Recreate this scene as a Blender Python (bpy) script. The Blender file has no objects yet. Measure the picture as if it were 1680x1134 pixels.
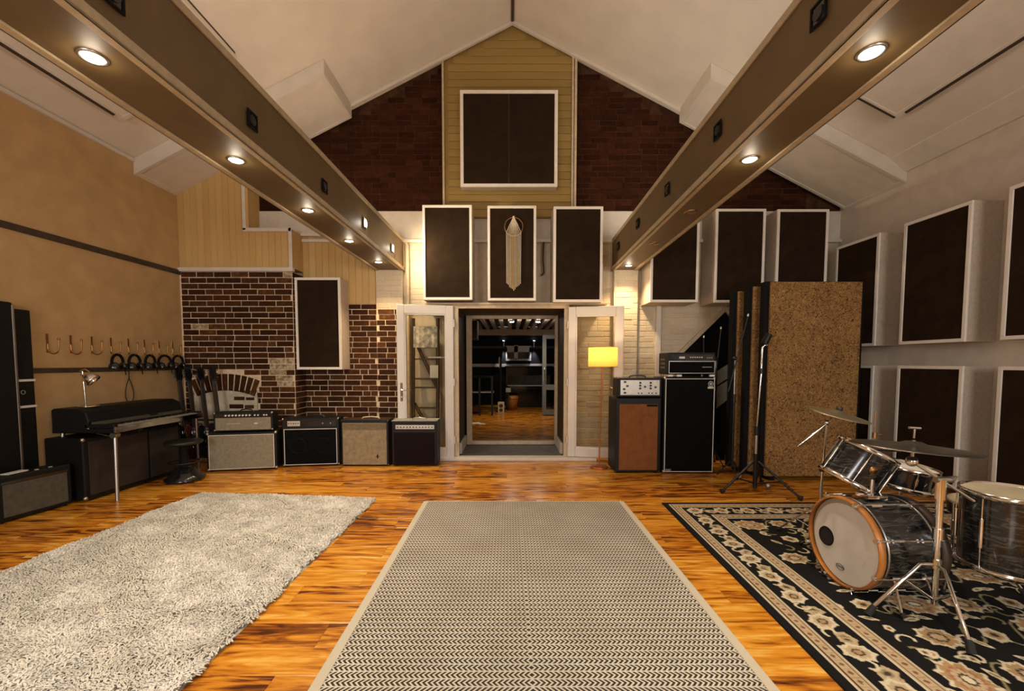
import bpy, math, random
import numpy as np
from mathutils import Matrix, Vector, Euler

# ------------------------------------------------------------------ camera, light, exposure
scene = bpy.context.scene
C = scene.collection
rnd = random.Random(7)
PI = math.pi

cam_d = bpy.data.cameras.new('camera')
cam = bpy.data.objects.new('camera', cam_d); C.objects.link(cam)
cam.location = (0, 0, 1.4)
cam.rotation_euler = (PI/2 - 0.055, 0, 0)
cam_d.sensor_fit = 'HORIZONTAL'; cam_d.sensor_width = 36.0
cam_d.lens = 36.0*700/1680
cam_d.shift_x = 5/1680; cam_d.shift_y = 66.5/1680
cam_d.clip_start = 0.05; cam_d.clip_end = 100
scene.camera = cam

w = bpy.data.worlds.new('World'); scene.world = w; w.use_nodes = True
w.node_tree.nodes['Background'].inputs[0].default_value = (0.55, 0.6, 0.7, 1)
w.node_tree.nodes['Background'].inputs[1].default_value = 0.15
vs = scene.view_settings
vs.view_transform = 'Standard'; vs.look = 'None'; vs.gamma = 1; vs.use_curve_mapping = False
vs.exposure = 0.16
UPL = 13
WARM = (1.0, 0.84, 0.62)

def light(name, kind, loc, energy, color, parent=None, rot=(0, 0, 0), **k):
    d = bpy.data.lights.new(name, kind); d.energy = energy; d.color = color
    for a, b in k.items(): setattr(d, a, b)
    o = bpy.data.objects.new(name, d); C.objects.link(o); o.location = loc; o.rotation_euler = rot
    o.parent = parent
    return o
# added area lamps for general light, at two unseen windows behind the camera
for x in (-2.4, 2.6):
    light('window_daylight', 'AREA', (x, -2.45, 2.0), 112, (1.0, 0.96, 0.92), rot=(PI/2, 0, 0), shape='RECTANGLE', size=1.7, size_y=1.5)

# ------------------------------------------------------------------ materials
def nmat(name):
    m = bpy.data.materials.new(name); m.use_nodes = True
    nt = m.node_tree; b = nt.nodes['Principled BSDF']
    return m, nt, b
def N(nt, t, **k):
    n = nt.nodes.new(t)
    for a, b in k.items():
        if a == 'op': n.operation = b
        else: setattr(n, a, b)
    return n
def ramp(nt, fac, stops):
    r = N(nt, 'ShaderNodeValToRGB'); nt.links.new(fac, r.inputs[0])
    e = r.color_ramp.elements
    while len(e) < len(stops): e.new(0.5)
    for q, (p, c) in zip(e, stops): q.position = p; q.color = (*c, 1)
    return r.outputs[0]
def math_(nt, op, a, b=None, c=None):
    n = N(nt, 'ShaderNodeMath', op=op)
    for i, x in enumerate((a, b, c)):
        if x is None: continue
        if isinstance(x, (int, float)): n.inputs[i].default_value = x
        else: nt.links.new(x, n.inputs[i])
    return n.outputs[0]
MATS = {}
def plain(name, col, rough=0.5, metal=0.0, var=0.0, scale=40.0, bump=0.0, spec=0.5, coat=0.0, emit=None, estr=0.0):
    """solid colour with small procedural variation and fine relief"""
    if name in MATS: return MATS[name]
    m, nt, b = nmat(name)
    b.inputs['Base Color'].default_value = (*col, 1)
    b.inputs['Roughness'].default_value = rough; b.inputs['Metallic'].default_value = metal
    b.inputs['Specular IOR Level'].default_value = spec
    b.inputs['Coat Weight'].default_value = coat
    tc = N(nt, 'ShaderNodeTexCoord')
    if var > 0:
        nz = N(nt, 'ShaderNodeTexNoise'); nz.inputs['Scale'].default_value = scale; nz.inputs['Detail'].default_value = 4
        nt.links.new(tc.outputs['Object'], nz.inputs['Vector'])
        lo = tuple(c*(1-var) for c in col); hi = tuple(min(1, c*(1+var)) for c in col)
        nt.links.new(ramp(nt, nz.outputs[0], [(0.3, lo), (0.7, hi)]), b.inputs['Base Color'])
    if bump > 0:
        n2 = N(nt, 'ShaderNodeTexNoise'); n2.inputs['Scale'].default_value = scale*3; n2.inputs['Detail'].default_value = 3
        nt.links.new(tc.outputs['Object'], n2.inputs['Vector'])
        bp = N(nt, 'ShaderNodeBump'); bp.inputs['Strength'].default_value = bump; bp.inputs['Distance'].default_value = 0.01
        nt.links.new(n2.outputs[0], bp.inputs['Height']); nt.links.new(bp.outputs[0], b.inputs['Normal'])
    if emit:
        b.inputs['Emission Color'].default_value = (*emit, 1); b.inputs['Emission Strength'].default_value = estr
    MATS[name] = m
    return m
def per_object(name, stops, rough=0.8, noise=0.35, scale=30, bump=0.3, squash=(1, 1, 1), spec=0.4):
    """colour picked for each object by its random number, mottled with noise"""
    if name in MATS: return MATS[name]
    m, nt, b = nmat(name)
    oi = N(nt, 'ShaderNodeObjectInfo'); g = N(nt, 'ShaderNodeNewGeometry')
    mp = N(nt, 'ShaderNodeVectorMath', op='MULTIPLY'); mp.inputs[1].default_value = squash
    nt.links.new(g.outputs['Position'], mp.inputs[0])
    nz = N(nt, 'ShaderNodeTexNoise', noise_dimensions='4D'); nz.inputs['Scale'].default_value = scale; nz.inputs['Detail'].default_value = 5
    nt.links.new(mp.outputs[0], nz.inputs['Vector'])
    nt.links.new(math_(nt, 'MULTIPLY', oi.outputs['Random'], 37.0), nz.inputs['W'])
    f = math_(nt, 'ADD', math_(nt, 'MULTIPLY', oi.outputs['Random'], 1-noise), math_(nt, 'MULTIPLY', math_(nt, 'SUBTRACT', nz.outputs[0], 0.25), noise*2))
    nt.links.new(ramp(nt, f, stops), b.inputs['Base Color'])
    b.inputs['Roughness'].default_value = rough; b.inputs['Specular IOR Level'].default_value = spec
    if bump:
        bp = N(nt, 'ShaderNodeBump'); bp.inputs['Strength'].default_value = bump; bp.inputs['Distance'].default_value = 0.004
        nt.links.new(nz.outputs[0], bp.inputs['Height']); nt.links.new(bp.outputs[0], b.inputs['Normal'])
    MATS[name] = m
    return m

M_white = plain('white_paint', (0.62, 0.57, 0.50), 0.6, var=0.05, scale=9)
M_ceiling = plain('ceiling_paint', (0.66, 0.60, 0.52), 0.8, var=0.05, scale=3, bump=0.04)
M_ceilpanel = plain('ceiling_panel_cloth', (0.64, 0.58, 0.50), 0.9, var=0.05, scale=6, bump=0.06)
M_leftwall = plain('tan_wall_paint', (0.50, 0.33, 0.15), 0.85, var=0.10, scale=5, bump=0.25)
M_rightwall = plain('pale_wall_paint', (0.58, 0.51, 0.43), 0.85, var=0.06, scale=8, bump=0.15)
M_backpaint = plain('painted_masonry', (0.58, 0.49, 0.36), 0.75, var=0.08, scale=14, bump=0.2)
M_band = plain('plaster_band', (0.60, 0.55, 0.47), 0.75, var=0.06, scale=10)
M_beam = plain('beam_paint', (0.125, 0.080, 0.033), 0.55, var=0.10, scale=4)
M_beamtrim = plain('beam_trim_paint', (0.42, 0.33, 0.21), 0.6, var=0.10, scale=20)
M_darktrim = plain('dark_stained_wood', (0.05, 0.03, 0.018), 0.5, var=0.3, scale=20)
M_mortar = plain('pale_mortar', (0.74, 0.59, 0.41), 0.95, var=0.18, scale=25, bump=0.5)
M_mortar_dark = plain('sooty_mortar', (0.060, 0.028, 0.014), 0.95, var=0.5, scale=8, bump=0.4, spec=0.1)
M_plaster = plain('cream_plaster', (0.62, 0.55, 0.40), 0.9, var=0.15, scale=12, bump=0.4)
M_fabric = plain('dark_brown_fabric', (0.022, 0.0118, 0.0055), 0.85, var=0.25, scale=6, bump=0.1, spec=0.12)
M_box = plain('panel_box_hessian', (0.48, 0.40, 0.32), 0.9, var=0.10, scale=30, bump=0.2)
M_frame = plain('panel_frame_white', (0.80, 0.75, 0.68), 0.5, var=0.04, scale=12)
M_black = plain('black_tolex', (0.0045, 0.0045, 0.0045), 0.5, var=0.3, scale=60, bump=0.15, spec=0.3)
M_blackgl = plain('black_gloss', (0.008, 0.008, 0.009), 0.15, coat=0.4)
M_blackmt = plain('black_matte', (0.005, 0.005, 0.005), 0.85, spec=0.2)
M_blackmetal = plain('black_metal', (0.012, 0.012, 0.013), 0.35, metal=0.3)
M_chrome = plain('chrome', (0.75, 0.73, 0.70), 0.12, metal=1.0)
M_steel = plain('brushed_steel', (0.45, 0.43, 0.40), 0.35, metal=1.0)
M_brass = plain('aged_brass', (0.42, 0.22, 0.09), 0.35, metal=1.0)
M_silver = plain('silver_faceplate', (0.55, 0.52, 0.46), 0.35, metal=0.4, var=0.08, scale=30)
M_piping = plain('white_piping', (0.70, 0.66, 0.60), 0.5)
M_knobw = plain('pale_knob', (0.75, 0.73, 0.68), 0.4)
M_knobk = plain('dark_knob', (0.02, 0.018, 0.016), 0.4)
M_lamp = plain('lit_bulb', (1, 0.9, 0.75), 0.5, emit=(1.0, 0.86, 0.62), estr=22)
M_lampcool = plain('lit_spot', (1, 0.95, 0.9), 0.5, emit=(1.0, 0.95, 0.85), estr=16)
M_unlit = plain('unlit_lens', (0.10, 0.06, 0.03), 0.25)
M_upvc = plain('white_upvc', (0.66, 0.62, 0.57), 0.3, var=0.03, scale=6)
M_casing = plain('cream_casing', (0.52, 0.42, 0.28), 0.6, var=0.12, scale=14)
M_reveal = plain('dark_brown_reveal', (0.045, 0.026, 0.013), 0.6, var=0.3, scale=10)
M_greyslab = plain('grey_threshold', (0.10, 0.09, 0.075), 0.6, var=0.3, scale=12)
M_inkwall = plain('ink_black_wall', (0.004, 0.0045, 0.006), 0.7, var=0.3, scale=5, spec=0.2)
M_cream = plain('macrame_cotton', (0.66, 0.56, 0.40), 0.95, var=0.15, scale=80, bump=0.4)
M_rust = plain('rust_cloth', (0.19, 0.062, 0.012), 0.9, var=0.18, scale=10, bump=0.15)
M_tancloth = plain('tan_grille_cloth', (0.26, 0.205, 0.12), 0.9, var=0.22, scale=18, bump=0.3)
M_silvercloth = plain('silver_grille_cloth', (0.25, 0.22, 0.15), 0.9, var=0.15, scale=30, bump=0.3)
M_greycloth = plain('grey_grille_cloth', (0.07, 0.06, 0.042), 0.9, var=0.2, scale=20, bump=0.2)
M_blackcloth = plain('black_grille_cloth', (0.003, 0.003, 0.003), 0.9, var=0.2, scale=30, bump=0.3, spec=0.12)
M_plumcloth = plain('dark_plum_cloth', (0.008, 0.004, 0.0045), 0.9, var=0.2, scale=30, bump=0.2, spec=0.15)
M_browncloth = plain('brown_cloth', (0.020, 0.012, 0.007), 0.8, var=0.4, scale=5, bump=0.2)
M_cork = None
M_orangewood = plain('orange_hoop_wood', (0.42, 0.16, 0.035), 0.35, var=0.25, scale=12)
M_walnut = plain('dark_walnut', (0.030, 0.015, 0.007), 0.5, var=0.4, scale=10)
M_head = plain('drum_head', (0.66, 0.63, 0.58), 0.5, var=0.05, scale=6)
M_headclear = plain('drum_head_clear', (0.36, 0.30, 0.21), 0.5, var=0.12, scale=6)
M_cymbal = plain('cymbal_bronze', (0.50, 0.42, 0.26), 0.3, metal=0.9, var=0.15, scale=4)
M_cymdark = plain('cymbal_dark', (0.10, 0.085, 0.07), 0.35, metal=0.9, var=0.3, scale=5)
M_rubber = plain('rubber', (0.008, 0.008, 0.008), 0.8)
def shade_mat():
    m, nt, b = nmat('yellow_shade')
    df = N(nt, 'ShaderNodeBsdfDiffuse'); df.inputs[0].default_value = (0.80, 0.47, 0.09, 1)
    tl = N(nt, 'ShaderNodeBsdfTranslucent'); tl.inputs[0].default_value = (0.85, 0.55, 0.15, 1)
    mx = N(nt, 'ShaderNodeMixShader'); mx.inputs[0].default_value = 0.35
    nt.links.new(df.outputs[0], mx.inputs[1]); nt.links.new(tl.outputs[0], mx.inputs[2]); nt.links.new(mx.outputs[0], nt.nodes['Material Output'].inputs[0])
    return m
M_shade = shade_mat()
M_copper = plain('copper_stand', (0.45, 0.14, 0.04), 0.35, metal=0.6)
M_paper = plain('paper', (0.7, 0.68, 0.62), 0.8)
M_pile = plain('cream_pile', (0.61, 0.585, 0.53), 0.95, var=0.18, scale=10)
M_backing = plain('rug_backing', (0.34, 0.31, 0.26), 0.95, var=0.3, scale=30, bump=0.5)
M_leather = plain('black_leather', (0.012, 0.011, 0.010), 0.4, bump=0.2, scale=40)
M_stone = plain('grey_stone', (0.30, 0.29, 0.24), 0.8, var=0.15, scale=20)

def glass_mat():
    m, nt, b = nmat('door_glass')
    out = nt.nodes['Material Output']
    tr = N(nt, 'ShaderNodeBsdfTransparent'); tr.inputs[0].default_value = (0.93, 0.92, 0.87, 1)
    gl = N(nt, 'ShaderNodeBsdfGlossy'); gl.inputs['Roughness'].default_value = 0.02
    fr = N(nt, 'ShaderNodeFresnel'); fr.inputs[0].default_value = 1.5
    mx = N(nt, 'ShaderNodeMixShader')
    nt.links.new(fr.outputs[0], mx.inputs[0]); nt.links.new(tr.outputs[0], mx.inputs[1]); nt.links.new(gl.outputs[0], mx.inputs[2])
    nt.links.new(mx.outputs[0], out.inputs[0])
    return m
M_glass = glass_mat()

def floor_mat():
    m, nt, b = nmat('acacia_laminate')
    oi = N(nt, 'ShaderNodeObjectInfo'); g = N(nt, 'ShaderNodeNewGeometry')
    def noise(sc, scale, det, dist, wmul):
        mp = N(nt, 'ShaderNodeVectorMath', op='MULTIPLY'); mp.inputs[1].default_value = sc
        nt.links.new(g.outputs['Position'], mp.inputs[0])
        nz = N(nt, 'ShaderNodeTexNoise', noise_dimensions='4D'); nz.inputs['Scale'].default_value = scale
        nz.inputs['Detail'].default_value = det; nz.inputs['Distortion'].default_value = dist
        nt.links.new(mp.outputs[0], nz.inputs['Vector']); nt.links.new(math_(nt, 'MULTIPLY', oi.outputs['Random'], wmul), nz.inputs['W'])
        return nz.outputs[0]
    a = noise((0.8, 6.0, 1), 2.2, 6, 2.0, 40)
    c = noise((0.5, 22.0, 1), 3.0, 4, 0.6, 90)
    f = math_(nt, 'ADD', math_(nt, 'MULTIPLY', a, 0.80), math_(nt, 'MULTIPLY', c, 0.20))
    f = math_(nt, 'ADD', f, math_(nt, 'MULTIPLY', math_(nt, 'SUBTRACT', oi.outputs['Random'], 0.5), 0.13))
    col = ramp(nt, f, [(0.33, (0.060, 0.014, 0.003)), (0.41, (0.22, 0.062, 0.007)), (0.475, (0.47, 0.165, 0.012)), (0.56, (0.62, 0.265, 0.024)), (0.66, (0.72, 0.42, 0.09))])
    nt.links.new(col, b.inputs['Base Color'])
    b.inputs['Roughness'].default_value = 0.24; b.inputs['Specular IOR Level'].default_value = 0.45
    bp = N(nt, 'ShaderNodeBump'); bp.inputs['Strength'].default_value = 0.06; bp.inputs['Distance'].default_value = 0.003
    nt.links.new(c, bp.inputs['Height']); nt.links.new(bp.outputs[0], b.inputs['Normal'])
    return m
M_floor = floor_mat()
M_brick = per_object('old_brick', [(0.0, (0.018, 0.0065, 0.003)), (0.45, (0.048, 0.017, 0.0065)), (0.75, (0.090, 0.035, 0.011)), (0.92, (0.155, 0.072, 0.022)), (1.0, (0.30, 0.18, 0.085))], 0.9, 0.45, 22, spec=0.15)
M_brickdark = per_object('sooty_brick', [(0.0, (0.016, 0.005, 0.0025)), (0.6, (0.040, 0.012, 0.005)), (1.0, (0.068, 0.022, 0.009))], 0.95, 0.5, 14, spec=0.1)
M_brickpaint = per_object('painted_brick', [(0.0, (0.50, 0.41, 0.28)), (1.0, (0.62, 0.53, 0.39))], 0.7, 0.5, 20, bump=0.25)
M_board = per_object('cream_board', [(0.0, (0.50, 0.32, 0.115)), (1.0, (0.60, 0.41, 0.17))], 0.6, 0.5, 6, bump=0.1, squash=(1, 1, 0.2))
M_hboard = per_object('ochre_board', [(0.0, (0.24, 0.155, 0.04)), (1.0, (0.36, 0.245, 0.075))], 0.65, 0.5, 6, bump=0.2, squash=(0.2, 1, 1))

def cork_mat():
    m, nt, b = nmat('pressed_cork')
    tc = N(nt, 'ShaderNodeTexCoord')
    nz = N(nt, 'ShaderNodeTexNoise'); nz.inputs['Scale'].default_value = 38; nz.inputs['Detail'].default_value = 6; nz.inputs['Distortion'].default_value = 2.0
    n2 = N(nt, 'ShaderNodeTexNoise'); n2.inputs['Scale'].default_value = 3; n2.inputs['Detail'].default_value = 3
    nt.links.new(tc.outputs['Object'], nz.inputs['Vector']); nt.links.new(tc.outputs['Object'], n2.inputs['Vector'])
    f = math_(nt, 'ADD', math_(nt, 'MULTIPLY', nz.outputs[0], 0.85), math_(nt, 'MULTIPLY', n2.outputs[0], 0.15))
    nt.links.new(ramp(nt, f, [(0.38, (0.045, 0.019, 0.005)), (0.46, (0.21, 0.105, 0.029)), (0.58, (0.34, 0.185, 0.058)), (0.7, (0.45, 0.28, 0.11))]), b.inputs['Base Color'])
    b.inputs['Roughness'].default_value = 0.95
    bp = N(nt, 'ShaderNodeBump'); bp.inputs['Strength'].default_value = 0.6; bp.inputs['Distance'].default_value = 0.008
    nt.links.new(nz.outputs[0], bp.inputs['Height']); nt.links.new(bp.outputs[0], b.inputs['Normal'])
    return m
M_cork = cork_mat()

def pearl_mat():
    m, nt, b = nmat('black_oyster_pearl')
    tc = N(nt, 'ShaderNodeTexCoord')
    mp = N(nt, 'ShaderNodeVectorMath', op='MULTIPLY'); mp.inputs[1].default_value = (1.0, 1.0, 5.0)
    nt.links.new(tc.outputs['Object'], mp.inputs[0])
    nz = N(nt, 'ShaderNodeTexNoise'); nz.inputs['Scale'].default_value = 9; nz.inputs['Detail'].default_value = 5; nz.inputs['Distortion'].default_value = 1.5
    nt.links.new(mp.outputs[0], nz.inputs['Vector'])
    nt.links.new(ramp(nt, nz.outputs[0], [(0.42, (0.004, 0.0045, 0.005)), (0.54, (0.014, 0.014, 0.014)), (0.62, (0.055, 0.053, 0.047)), (0.70, (0.012, 0.012, 0.013))]), b.inputs['Base Color'])
    b.inputs['Roughness'].default_value = 0.18; b.inputs['Coat Weight'].default_value = 0.5
    return m
M_pearl = pearl_mat()

def chevron_mat():
    m, nt, b = nmat('chevron_weave')
    tc = N(nt, 'ShaderNodeTexCoord'); sp = N(nt, 'ShaderNodeSeparateXYZ')
    nt.links.new(tc.outputs['Object'], sp.inputs[0])
    x, y = sp.outputs[0], sp.outputs[1]
    ax = math_(nt, 'ABSOLUTE', math_(nt, 'SUBTRACT', x, -0.045))
    t = math_(nt, 'FRACT', math_(nt, 'DIVIDE', math_(nt, 'ADD', y, 10.0), 0.046))
    d = math_(nt, 'ABSOLUTE', math_(nt, 'SUBTRACT', t, 0.5))          # 0 in the row's middle, 0.5 at its edges
    s = math_(nt, 'FRACT', math_(nt, 'DIVIDE', math_(nt, 'ADD', ax, math_(nt, 'MULTIPLY', d, 0.046)), 0.0235))
    dark = math_(nt, 'LESS_THAN', s, 0.54)
    line = math_(nt, 'LESS_THAN', d, 0.42)
    inx = math_(nt, 'LESS_THAN', math_(nt, 'ABSOLUTE', x), 0.955)
    k = math_(nt, 'MULTIPLY', math_(nt, 'MULTIPLY', dark, line), inx)
    nz = N(nt, 'ShaderNodeTexNoise'); nz.inputs['Scale'].default_value = 3; nt.links.new(tc.outputs['Object'], nz.inputs['Vector'])
    lightc = ramp(nt, nz.outputs[0], [(0.3, (0.47, 0.425, 0.35)), (0.7, (0.57, 0.53, 0.45))])
    mx = N(nt, 'ShaderNodeMix', data_type='RGBA')
    nt.links.new(k, mx.inputs[0]); nt.links.new(lightc, mx.inputs[6]); mx.inputs[7].default_value = (0.036, 0.028, 0.021, 1)
    nt.links.new(mx.outputs[2], b.inputs['Base Color']); b.inputs['Roughness'].default_value = 0.9
    b.inputs['Specular IOR Level'].default_value = 0.2
    bp = N(nt, 'ShaderNodeBump'); bp.inputs['Strength'].default_value = 0.3; bp.inputs['Distance'].default_value = 0.002
    nt.links.new(k, bp.inputs['Height']); nt.links.new(bp.outputs[0], b.inputs['Normal'])
    return m
M_chevron = chevron_mat()

def attr_mat():
    m, nt, b = nmat('persian_weave')
    a = N(nt, 'ShaderNodeAttribute'); a.attribute_name = 'weave'
    nt.links.new(a.outputs['Color'], b.inputs['Base Color']); b.inputs['Roughness'].default_value = 0.92
    b.inputs['Specular IOR Level'].default_value = 0.2
    return m
M_persian = attr_mat()

# ------------------------------------------------------------------ mesh building
def basis(d):
    d = Vector(d).normalized()
    a = Vector((0, 0, 1)) if abs(d.z) < 0.95 else Vector((1, 0, 0))
    u = d.cross(a).normalized(); v = d.cross(u).normalized()
    return u, v, d
class MB:
    def __init__(s): s.v = []; s.f = []; s.sm = []
    def add(s, vs, fs, smooth=False):
        o = len(s.v); s.v += [tuple(q) for q in vs]
        for f in fs:
            s.f.append(tuple(i+o for i in f)); s.sm.append(smooth)
        return s
    def box(s, x0, x1, y0, y1, z0, z1):
        v = [(x, y, z) for z in (z0, z1) for y in (y0, y1) for x in (x0, x1)]
        return s.add(v, [(0, 2, 3, 1), (4, 5, 7, 6), (0, 1, 5, 4), (2, 6, 7, 3), (0, 4, 6, 2), (1, 3, 7, 5)])
    def cbox(s, c, sz, M=None):
        x, y, z = (q/2 for q in sz)
        t = MB().box(-x, x, -y, y, -z, z)
        M = Matrix.Translation(c) @ (M.to_4x4() if M else Matrix.Identity(4))
        return s.add([M @ Vector(q) for q in t.v], t.f)
    def cyl(s, p0, p1, r0, r1=None, n=14, caps=True):
        r1 = r0 if r1 is None else r1
        p0, p1 = Vector(p0), Vector(p1); u, v, d = basis(p1-p0)
        ring = lambda p, r: [p + u*(r*math.cos(2*PI*i/n)) + v*(r*math.sin(2*PI*i/n)) for i in range(n)]
        s.add(ring(p0, r0)+ring(p1, r1), [(i, (i+1) % n, n+(i+1) % n, n+i) for i in range(n)], True)
        if caps:
            s.add(ring(p0, r0), [tuple(range(n))[::-1]]); s.add(ring(p1, r1), [tuple(range(n))])
        return s
    def tube(s, pts, r, n=8):
        pts = [Vector(p) for p in pts]; rings = []
        for i, p in enumerate(pts):
            d = (pts[min(i+1, len(pts)-1)] - pts[max(i-1, 0)])
            u, v, _ = basis(d)
            if rings and u.dot(lu) < 0: u = -u
            if rings:
                u = (lu - d.normalized()*lu.dot(d.normalized())).normalized(); v = d.normalized().cross(u)
            lu = u
            rings.append([p + u*(r*math.cos(2*PI*k/n)) + v*(r*math.sin(2*PI*k/n)) for k in range(n)])
        vs = [q for R in rings for q in R]; m = len(pts)
        fs = [(i*n+k, i*n+(k+1) % n, (i+1)*n+(k+1) % n, (i+1)*n+k) for i in range(m-1) for k in range(n)]
        s.add(vs, fs, True)
        s.add(rings[0], [tuple(range(n))[::-1]]); s.add(rings[-1], [tuple(range(n))])
        return s
    def lathe(s, prof, M=None, n=32, smooth=True):
        M = M or Matrix.Identity(4)
        vs = [M @ Vector((r*math.cos(2*PI*k/n), r*math.sin(2*PI*k/n), z)) for r, z in prof for k in range(n)]
        fs = [(i*n+k, i*n+(k+1) % n, (i+1)*n+(k+1) % n, (i+1)*n+k) for i in range(len(prof)-1) for k in range(n)]
        return s.add(vs, fs, smooth)
    def prism(s, poly, axis, a0, a1):
        n = len(poly)
        def P(p, a): return {'x': (a, p[0], p[1]), 'y': (p[0], a, p[1]), 'z': (p[0], p[1], a)}[axis]
        vs = [P(p, a0) for p in poly] + [P(p, a1) for p in poly]
        fs = [tuple(range(n)), tuple(range(n, 2*n))[::-1]] + [(i, n+i, n+(i+1) % n, (i+1) % n) for i in range(n)]
        return s.add(vs, fs)
    def torus(s, R, r, M=None, n=32, m=8, a0=0, a1=2*PI):
        M = M or Matrix.Identity(4); full = abs(a1-a0-2*PI) < 1e-6
        k = n if full else n+1
        vs = [M @ Vector(((R+r*math.cos(2*PI*j/m))*math.cos(a0+(a1-a0)*i/n), (R+r*math.cos(2*PI*j/m))*math.sin(a0+(a1-a0)*i/n), r*math.sin(2*PI*j/m))) for i in range(k) for j in range(m)]
        fs = [(i*m+j, ((i+1) % k)*m+j, ((i+1) % k)*m+(j+1) % m, i*m+(j+1) % m) for i in range(n) for j in range(m)]
        return s.add(vs, fs, True)
    def ball(s, c, r, n=14, m=8, sc=(1, 1, 1)):
        prof = [(r*math.sin(PI*i/m), -r*math.cos(PI*i/m)) for i in range(m+1)]
        return s.lathe(prof, Matrix.Translation(c) @ Matrix.Diagonal((*sc, 1)), n)
    def xf(s, M):
        s.v = [tuple(M @ Vector(q)) for q in s.v]; return s
    def mesh(s, name, mat):
        me = bpy.data.meshes.new(name); me.from_pydata(s.v, [], s.f)
        me.polygons.foreach_set('use_smooth', s.sm); me.materials.append(mat); me.update()
        return me
    def build(s, name, mat, parent=None, bevel=0.0, loc=(0, 0, 0), fix=True):
        me = s.mesh(name, mat)
        o = bpy.data.objects.new(name, me); C.objects.link(o); o.parent = parent; o.location = loc
        if bevel:
            b = o.modifiers.new('Bevel', 'BEVEL'); b.width = bevel; b.segments = 2; b.limit_method = 'ANGLE'; b.angle_limit = 0.7
        if fix:
            import bmesh
            bm = bmesh.new(); bm.from_mesh(me); bmesh.ops.recalc_face_normals(bm, faces=bm.faces); bm.to_mesh(me); bm.free()
        return o
def tag(o, label, cat, group=None, kind=None):
    o['label'] = label; o['category'] = cat
    if group: o['group'] = group
    if kind: o['kind'] = kind
    return o
def thing(name, label, cat, loc=(0, 0, 0), rz=0.0, group=None):
    o = bpy.data.objects.new(name, None); C.objects.link(o)
    o.empty_display_size = 0.1
    o.location = loc; o.rotation_euler = (0, 0, rz)
    return tag(o, label, cat, group)
def struct(o, label, cat): return tag(o, label, cat, None, 'structure')
def link_copy(mesh, name, parent, loc, rz=0.0, scale=(1, 1, 1), ry=0.0):
    o = bpy.data.objects.new(name, mesh); C.objects.link(o); o.parent = parent
    o.location = loc; o.rotation_euler = (0, ry, rz); o.scale = scale
    return o
def rotx(a): return Matrix.Rotation(a, 4, 'X')
def roty(a): return Matrix.Rotation(a, 4, 'Y')
def rotz(a): return Matrix.Rotation(a, 4, 'Z')
def T(*p): return Matrix.Translation(p)

# ------------------------------------------------------------------ room shell
XL, XR, YB, YR = -4.65, 4.90, 6.45, -2.6
RX, RZ = 0.05, 6.25
SL, SR = 0.496, 0.505
def roof(x): return RZ - (SL*(RX-x) if x < RX else SR*(x-RX))

fl = struct(MB().box(XL-0.1, XR+0.1, YR-0.1, YB+0.1, -0.12, -0.014).build('floor', M_floor), 'glossy orange wood plank floor of the live room', 'floor')
def plank_mesh():
    c = 0.0016
    vs = [(0, 0, -0.014), (1, 0, -0.014), (1, 1, -0.014), (0, 1, -0.014), (0, 0, -c), (1, 0, -c), (1, 1, -c), (0, 1, -c),
          (c*1.2, c*8, 0), (1-c*1.2, c*8, 0), (1-c*1.2, 1-c*8, 0), (c*1.2, 1-c*8, 0)]
    fs = [(0, 3, 2, 1)] + [(i, (i+1) % 4, 4+(i+1) % 4, 4+i) for i in range(4)] + [(4+i, 4+(i+1) % 4, 8+(i+1) % 4, 8+i) for i in range(4)] + [(8, 9, 10, 11)]
    return MB().add(vs, fs).mesh('plank', M_floor)
PM = plank_mesh()
pw, pl = 0.193, 1.29
y = 1.45; row = 0
while y < YB - 0.02:
    x = XL - rnd.uniform(0.1, 1.2)
    while x < XR:
        a, b = max(x, XL), min(x+pl, XR)
        if b - a > 0.03:
            link_copy(PM, 'plank', fl, (a, y, 0), 0, (b-a-0.0008, min(pw, YB-y)-0.0008, 1))
        x += pl
    y += pw
near = MB().box(XL, XR, YR, 1.45, -0.014, 0).build('plank', M_floor, fl)

for side, nm in ((-1, 'ceiling'), (1, 'ceiling')):
    xe = XL-0.1 if side < 0 else XR+0.1
    p = [(RX, RZ), (xe, roof(xe)), (xe, roof(xe)+0.12), (RX, RZ+0.14)]
    o = MB().prism(p, 'y', YR-0.1, YB+0.15).build(nm, M_ceiling)
    struct(o, 'sloping plaster ceiling rising from the %s wall to the ridge' % ('tan left' if side < 0 else 'white right'), 'ceiling')
struct(MB().box(RX-0.018, RX+0.018, YR, YB-0.09, RZ-0.035, RZ+0.02).build('trim_1', M_darktrim), 'thin dark strip along the roof ridge', 'trim')
struct(MB().box(XL-0.1, XL, YR-0.1, YB+0.1, 0, roof(XL)+0.05).build('wall_left', M_leftwall), 'tan textured left wall with dark rails', 'wall')
struct(MB().box(XR, XR+0.1, YR-0.1, YB+0.1, 0, roof(XR)+0.05).build('wall_right', M_rightwall), 'pale plaster right wall behind the rows of acoustic panels', 'wall')
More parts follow.
